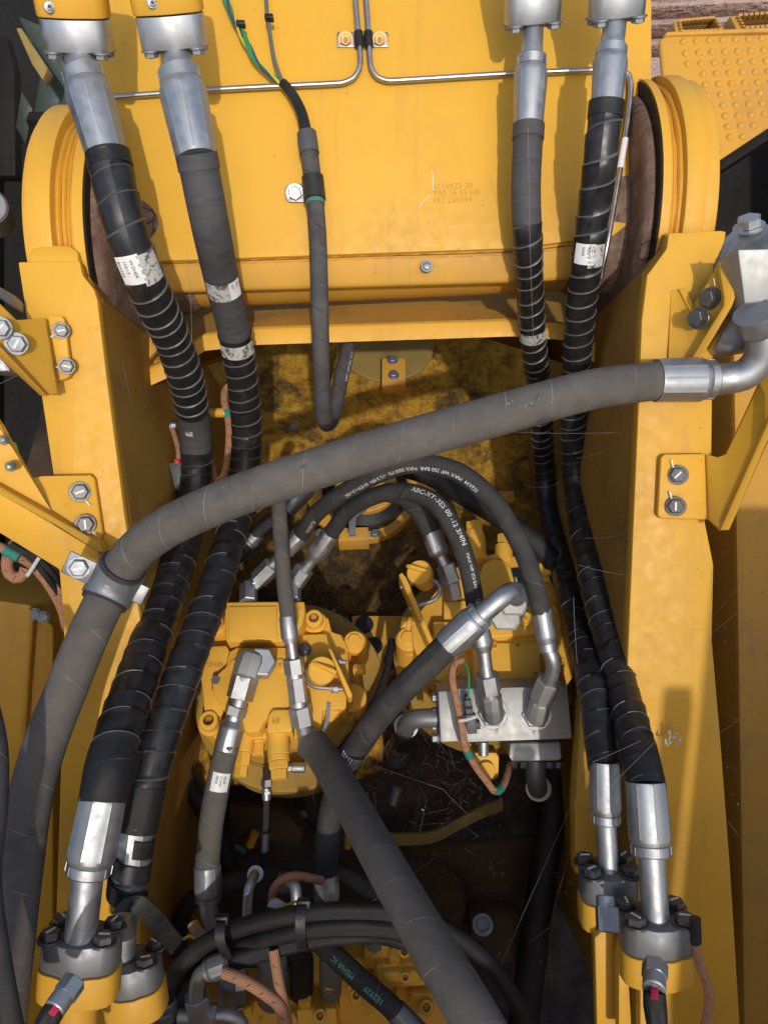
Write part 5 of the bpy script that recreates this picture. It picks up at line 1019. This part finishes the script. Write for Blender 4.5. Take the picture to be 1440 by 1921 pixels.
# bundled black hoses
grp = 'bundled black hoses'
b1, _ = bh('bundle_hose', 'topmost of the bundled black hoses arching across the bottom', [(288, 1990, 1.42), (300, 1900, 1.42), (340, 1812, 1.4), (425, 1750, 1.38), (560, 1716, 1.36), (690, 1710, 1.36), (800, 1728, 1.38), (890, 1782, 1.4), (955, 1858, 1.42), (988, 1935, 1.44), (995, 2000, 1.46)], .0165, grp=grp)
b2, _ = bh('bundle_hose', 'middle of the bundled black hoses arching across the bottom', [(308, 1990, 1.44), (328, 1900, 1.44), (375, 1825, 1.41), (460, 1776, 1.375), (570, 1746, 1.35), (690, 1740, 1.35), (785, 1760, 1.37), (855, 1812, 1.4), (905, 1885, 1.42), (935, 1990, 1.45)], .0165, grp=grp)
b3, p3 = bh('bundle_hose', 'lowest bundled black hose ending in a grey sleeve and elbow', [(425, 1806, 1.36), (470, 1792, 1.36), (570, 1764, 1.37), (660, 1752, 1.38), (740, 1758, 1.4), (815, 1795, 1.42), (868, 1862, 1.44), (905, 1990, 1.46)], .0175, grp=grp)
ferrule(b3, P(436, 1802, 1.36), P(388, 1821, 1.365), .0215, 'zinc_dull'); pipe(b3, PP([(395, 1818, 1.365), (380, 1824, 1.37), (371, 1840, 1.375), (368, 1862, 1.385), (370, 1885, 1.40)]), .0135, 'zinc')
run(b3, [('h', (368, 1868, 1.395), (376, 1906, 1.41), .0235), ('c', (335, 1906, 1.42), (398, 1906, 1.42), .0155), ('h', (395, 1904, 1.415), (408, 1904, 1.415), .021)], 'zinc'); pipe(b3, PP([(404, 1904, 1.415), (430, 1905, 1.415), (450, 1918, 1.42), (460, 1945, 1.43)]), .0135, 'zinc')
for i, (x_, y0, y1) in enumerate(((566, 1692, 1782), (414, 1722, 1800))):
    t = thing('cable_tie', ['black cable tie round the bundled hoses near the middle', 'black cable tie round the bundled hoses near the left sleeve'][i], 'cable tie', P(x_, y0, 1.34), 'cable ties')
    part('strap', lambda m: strip(m, PP([(x_ - 2, y0 + 2, 1.38), (x_, y0 + 8, 1.335), (x_ - 3 + i * 2, (y0 + y1) / 2, 1.32), (x_ + i * 12, y1 - 6, 1.33), (x_ + 6 + i * 14, y1, 1.37)]), X * .0085, .002), 'black_plastic', t); part('lock_head', lambda m: box(m, P(x_ + (4 if i == 0 else 2), y0 + 3, 1.345), X, UP, FW, .012, .008, .008), 'black_plastic', t, bevel=.002)
t, mp = bh('suction_line', 'black hose with green lettering crossing the bottom valve', [(575, 1742, 1.46), (612, 1778, 1.46), (680, 1842, 1.45), (735, 1890, 1.44), (800, 1960, 1.43)], .0205, 'hose_dark')
part('print', lambda m: text_hose(m, 'MSHA IC', .0145, mp, mp.L * .40, .0205, .05, -1), 'print_green', t); part('print', lambda m: text_hose(m, '1E2929', .0145, mp, mp.L * .63, .0205, .05, -1), 'print_green', t)
ferrule(t, P(742, 1896, 1.438), P(800, 1958, 1.43), .0225, 'gunmetal')
# small pipes and looms round the bundle
t = thing('bent_pipe', 'bright bent steel pipe with white ring above the hose bundle', 'pipe', P(466, 1700, 1.5)); pipe(t, PP([(478, 1640, 1.56), (474, 1650, 1.52), (467, 1668, 1.5), (464, 1700, 1.5), (462, 1760, 1.5)]), .0098, 'zinc_bright')
part('ring', lambda m: lathe(m, P(479, 1640, 1.57), toc(P(479, 1640, 1.5)), [(0, .016), (.008, .0165), (.010, .012)], 26), 'white_plastic', t)
t = thing('bent_pipe', 'dull bent steel pipe under the braided loop above the bundle', 'pipe', P(554, 1680, 1.55)); pipe(t, PP([(528, 1652, 1.62), (542, 1652, 1.58), (553, 1662, 1.56), (556, 1690, 1.55), (557, 1730, 1.55)]), .0118, 'zinc'); part('collar', lambda m: cyl(m, P(520, 1655, 1.63), X, .022, .03), 'hose_dark', t)
for i, (lab, pts, r_) in enumerate((('braided orange loom looping above the bundled hoses', [(510, 1690, 1.48), (514, 1668, 1.47), (530, 1650, 1.46), (556, 1643, 1.46), (585, 1648, 1.46), (604, 1652, 1.47)], .0082), ('thick braided loom running from the grey sleeve to bottom', [(420, 1824, 1.33), (455, 1838, 1.32), (500, 1866, 1.31), (528, 1895, 1.3), (540, 1960, 1.3)], .0105), ('braided loom dropping below the bundle to join another', [(513, 1782, 1.34), (518, 1815, 1.33), (524, 1850, 1.32), (534, 1890, 1.31), (544, 1955, 1.3)], .0092), ('short frayed loom end beside the left cable tie', [(362, 1732, 1.46), (370, 1748, 1.45), (384, 1758, 1.44)], .011))):
    t = thing('wire_loom', lab, 'wire loom', P(*pts[0]), 'looms above the valve'); part('braid', lambda m: tube(m, Path(PP(pts)), r_, segs=16, step=.006), 'loom', t)
    if i == 0: part('white_clip', lambda m: prism(m, PP([(500, 1702, 1.46), (508, 1690, 1.46), (520, 1690, 1.46), (536, 1700, 1.46), (520, 1706, 1.46)]), FW * .012), 'white_plastic', t, bevel=.002); part('wire', lambda m: tube(m, Path(PP([(530, 1700, 1.46), (548, 1694, 1.46), (558, 1690, 1.46)])), .0022, segs=8), 'wire_yellow', t)
    if i == 3: part('wire', lambda m: tube(m, Path(PP([(345, 1762, 1.44), (352, 1755, 1.44), (366, 1760, 1.44)])), .003, segs=8), 'wire_yellow', t)
# control valve at the bottom
V = thing('control_valve', 'yellow control valve bank with grey solenoids at the bottom edge', 'valve', P(600, 1920, 1.55))
def vb(name, pts, d, th=.09, mt='yellow_cast', bv=.004): part(name, lambda m: prism(m, PP([(x, y, d) for x, y in pts]), FW * th), mt, V, bevel=bv, seg=3)
vb('valve_body', [(330, 1888), (420, 1882), (600, 1876), (640, 1890), (640, 2000), (330, 2000)], 1.56, .12)
vb('valve_section', [(584, 1772), (640, 1768), (648, 1900), (590, 1905)], 1.60, .1)
vb('valve_section', [(636, 1812), (660, 1798), (700, 1800), (760, 1826), (830, 1840), (858, 1900), (860, 2000), (636, 2000)], 1.56, .12)
vb('spool_cap', [(682, 1780), (706, 1776), (708, 1768), (760, 1764), (790, 1800), (800, 1850), (704, 1842), (700, 1818), (682, 1812)], 1.54, .1)
vb('spool_cap', [(705, 1812), (775, 1808), (800, 1850), (712, 1856)], 1.515, .06)
for q, r_, h_, d in (((740, 1800), .0125, .022, 1.53), ((685, 1890), .0195, .03, 1.52), ((572, 1886), .014, .024, 1.54), ((660, 1830), .016, .02, 1.55)): part('plug', lambda m: (hexa(m, P(*q, d), (UP * .7 + toc(P(*q, d)) * .7), r_, h_)), 'yellow_cast', V, smooth=28)
part('plug', lambda m: hexa(m, P(702, 1776, 1.52), (UP * .8 + toc(P(702, 1776, 1.5)) * .5), .017, .025), 'zinc', V, smooth=28)
for q, r_, y1, mt in (((436, 1880), .031, 1830, 'zinc_dull'), ((512, 1872), .031, 1802, 'zinc_dull'), ((565, 1862), .024, 1792, 'black_plastic'), ((620, 1860), .022, 1792, 'zinc_dull')):
    part('solenoid', lambda m: lathe(m, P(q[0], q[1], 1.555), P(q[0], y1, 1.5) - P(q[0], q[1], 1.555), [(0, r_), ((P(q[0], y1, 1.5) - P(q[0], q[1], 1.555)).length * .9, r_), ((P(q[0], y1, 1.5) - P(q[0], q[1], 1.555)).length, r_ * .85)], 30), mt, V)
part('solenoid_label', lambda m: prism(m, PP([(442, 1842, 1.475), (458, 1840, 1.475), (458, 1858, 1.48), (442, 1860, 1.48)]), FW * .002), 'label_white', V)
part('casting_mark', lambda m: text_flat(m, 'P', .02, P(485, 1918, 1.558), X, UP, FW * -.004), 'stamp', V)
vb('port_rib', [(340, 1896), (470, 1890), (472, 1912), (340, 1916)], 1.53, .05)
vb('port_rib', [(556, 1896), (630, 1892), (640, 1990), (560, 1990)], 1.52, .06)
vb('port_rib', [(650, 1850), (690, 1838), (730, 1850), (745, 1880), (700, 1872), (660, 1900)], 1.52, .06)
vb('port_rib', [(770, 1862), (820, 1866), (850, 1921), (850, 1990), (780, 1990), (760, 1910)], 1.53, .06)
vb('spool_step', [(716, 1826), (780, 1822), (792, 1842), (722, 1846)], 1.495, .05)
for q, r_ in (((600, 1906), .013), ((360, 1904), .010), ((452, 1901), .010), ((800, 1890), .014), ((668, 1868), .012), ((758, 1786), .011), ((760, 1834), .010)): socket(V, P(*q, 1.515 if q[1] > 1840 else 1.49), toc(P(*q, 1.5)), r_, .014, inner='stamp')
for q in ((545, 1912), (618, 1846)): hexbolt(V, P(*q, 1.53), toc(P(*q, 1.5)), .012, 'yellow_cast', .012)
part('hose_stub', lambda m: (cyl(m, P(308, 1870, 1.42), -UP + FW * .3, .026, .045), cyl(m, P(304, 1886, 1.42), -UP + FW * .2, .03, .02)), 'gunmetal', V)
part('grease_cap', lambda m: cyl(m, P(347, 1880, 1.46), toc(P(347, 1880, 1.4)), .017, .02), 'olive_pipe', V)
# ================================================================== cobwebs and grit
rnd = random.Random(3); mb = MB()
def thread(a, b, sag=.01, r_=.00022):
    n = 6; pts = []
    for i in range(n + 1):
        f = i / n; pts.append(a.lerp(b, f) + Vector((0, 0, -sag * 4 * f * (1 - f))))
    tube(mb, Path(pts, 2), r_, segs=3, step=.02, cap=False)
for a, b in (((1120, 1400, 1.45), (930, 1830, 1.5)), ((1100, 1480, 1.5), (1030, 1740, 1.6)), ((1030, 1740, 1.6), (1035, 1860, 1.6)), ((1030, 1740, 1.6), (990, 1770, 1.62)), ((1290, 1440, 1.3), (1440, 1640, 1.2)), ((1320, 1200, 1.3), (1440, 1100, 1.6)), ((1330, 1390, 1.3), (1440, 1310, 1.6)), ((1320, 1180, 1.32), (1400, 1080, 1.7)), ((660, 1420, 1.5), (830, 1480, 1.6)), ((830, 1480, 1.6), (880, 1530, 1.7)), ((800, 1500, 1.6), (770, 1640, 1.7)), ((700, 1690, 1.3), (830, 1600, 1.7)), ((720, 1800, 1.4), (700, 1900, 1.4)), ((640, 1830, 1.42), (600, 1921, 1.4)), ((1000, 640, 1.5), (990, 240, 1.2)), ((1075, 1120, 1.4), (1090, 1330, 1.4)), ((140, 640, 1.4), (0, 720, 1.3)), ((960, 810, 1.6), (1190, 810, 1.4)), ((1080, 860, 1.55), (1195, 820, 1.4)), ((270, 860, 1.6), (230, 680, 1.4)), ((350, 470, 1.2), (360, 640, 1.35)), ((1140, 1480, 1.1), (1240, 1380, 1.2)), ((1110, 1430, 1.15), (1200, 1390, 1.15)), ((1180, 1080, 1.38), (1085, 1060, 1.42)), ((1180, 1000, 1.38), (1100, 1010, 1.5))):
    thread(P(*a), P(*b), rnd.uniform(0, .012), rnd.uniform(.0002, .0004))
for _ in range(420):
    z_ = rnd.random()
    if z_ < .75: x_, y_, d_ = rnd.gauss(850, 110), rnd.gauss(1530, 110), rnd.uniform(1.6, 1.95)
    elif z_ < .88: x_, y_, d_ = rnd.uniform(1345, 1440), rnd.uniform(980, 1700), rnd.uniform(1.5, 1.7)
    else: x_, y_, d_ = rnd.uniform(1040, 1170), rnd.uniform(900, 1350), rnd.uniform(1.55, 1.75)
    a_ = rnd.uniform(0, 6.28); L_ = rnd.expovariate(1 / 22) + 8; pts = [P(x_, y_, d_)]
    for k_ in range(4):
        x_ += L_ * .3 * math.cos(a_); y_ += L_ * .3 * math.sin(a_); a_ += rnd.uniform(-.7, .7); pts.append(P(x_, y_, d_ + rnd.uniform(-.01, .01)))
    tube(mb, Path(pts, 3), rnd.uniform(.00006, .00014), segs=3, step=.012, cap=False)
for _ in range(90):
    x_, y_, d_ = rnd.choice([(rnd.uniform(680, 1090), rnd.uniform(1450, 1850), rnd.uniform(1.6, 1.95)), (rnd.uniform(1330, 1440), rnd.uniform(1000, 1600), rnd.uniform(1.5, 1.65))])
    r_ = rnd.uniform(.0004, .0013); p_ = P(x_, y_, d_); box(mb, p_, Vector((rnd.random(), rnd.random(), rnd.random() + .1)), Vector((rnd.random(), -.5, .3)), Vector((.3, rnd.random(), -.4)), r_, r_ * rnd.uniform(.5, 2.5), r_)
tag(obj('cobweb', mb, 'web_silk', smooth=60), 'dusty cobweb threads spun across the pit and hoses', 'cobweb', None, 'stuff')
t = thing('dead_moth', 'pale dried insect husk caught on the right tower', 'insect', P(1262, 1388, 1.33))
for i in range(9):
    a_ = rnd.uniform(0, 6.28); c_ = P(1262 + rnd.uniform(-14, 14), 1388 + rnd.uniform(-9, 9), 1.335)
    part('wing_scrap', lambda m: prism(m, [c_, c_ + (X * math.cos(a_) + UP * math.sin(a_)) * .012, c_ + (X * math.cos(a_ + .5) + UP * math.sin(a_ + .5)) * .010], toc(c_) * .0012), 'label_torn', t)
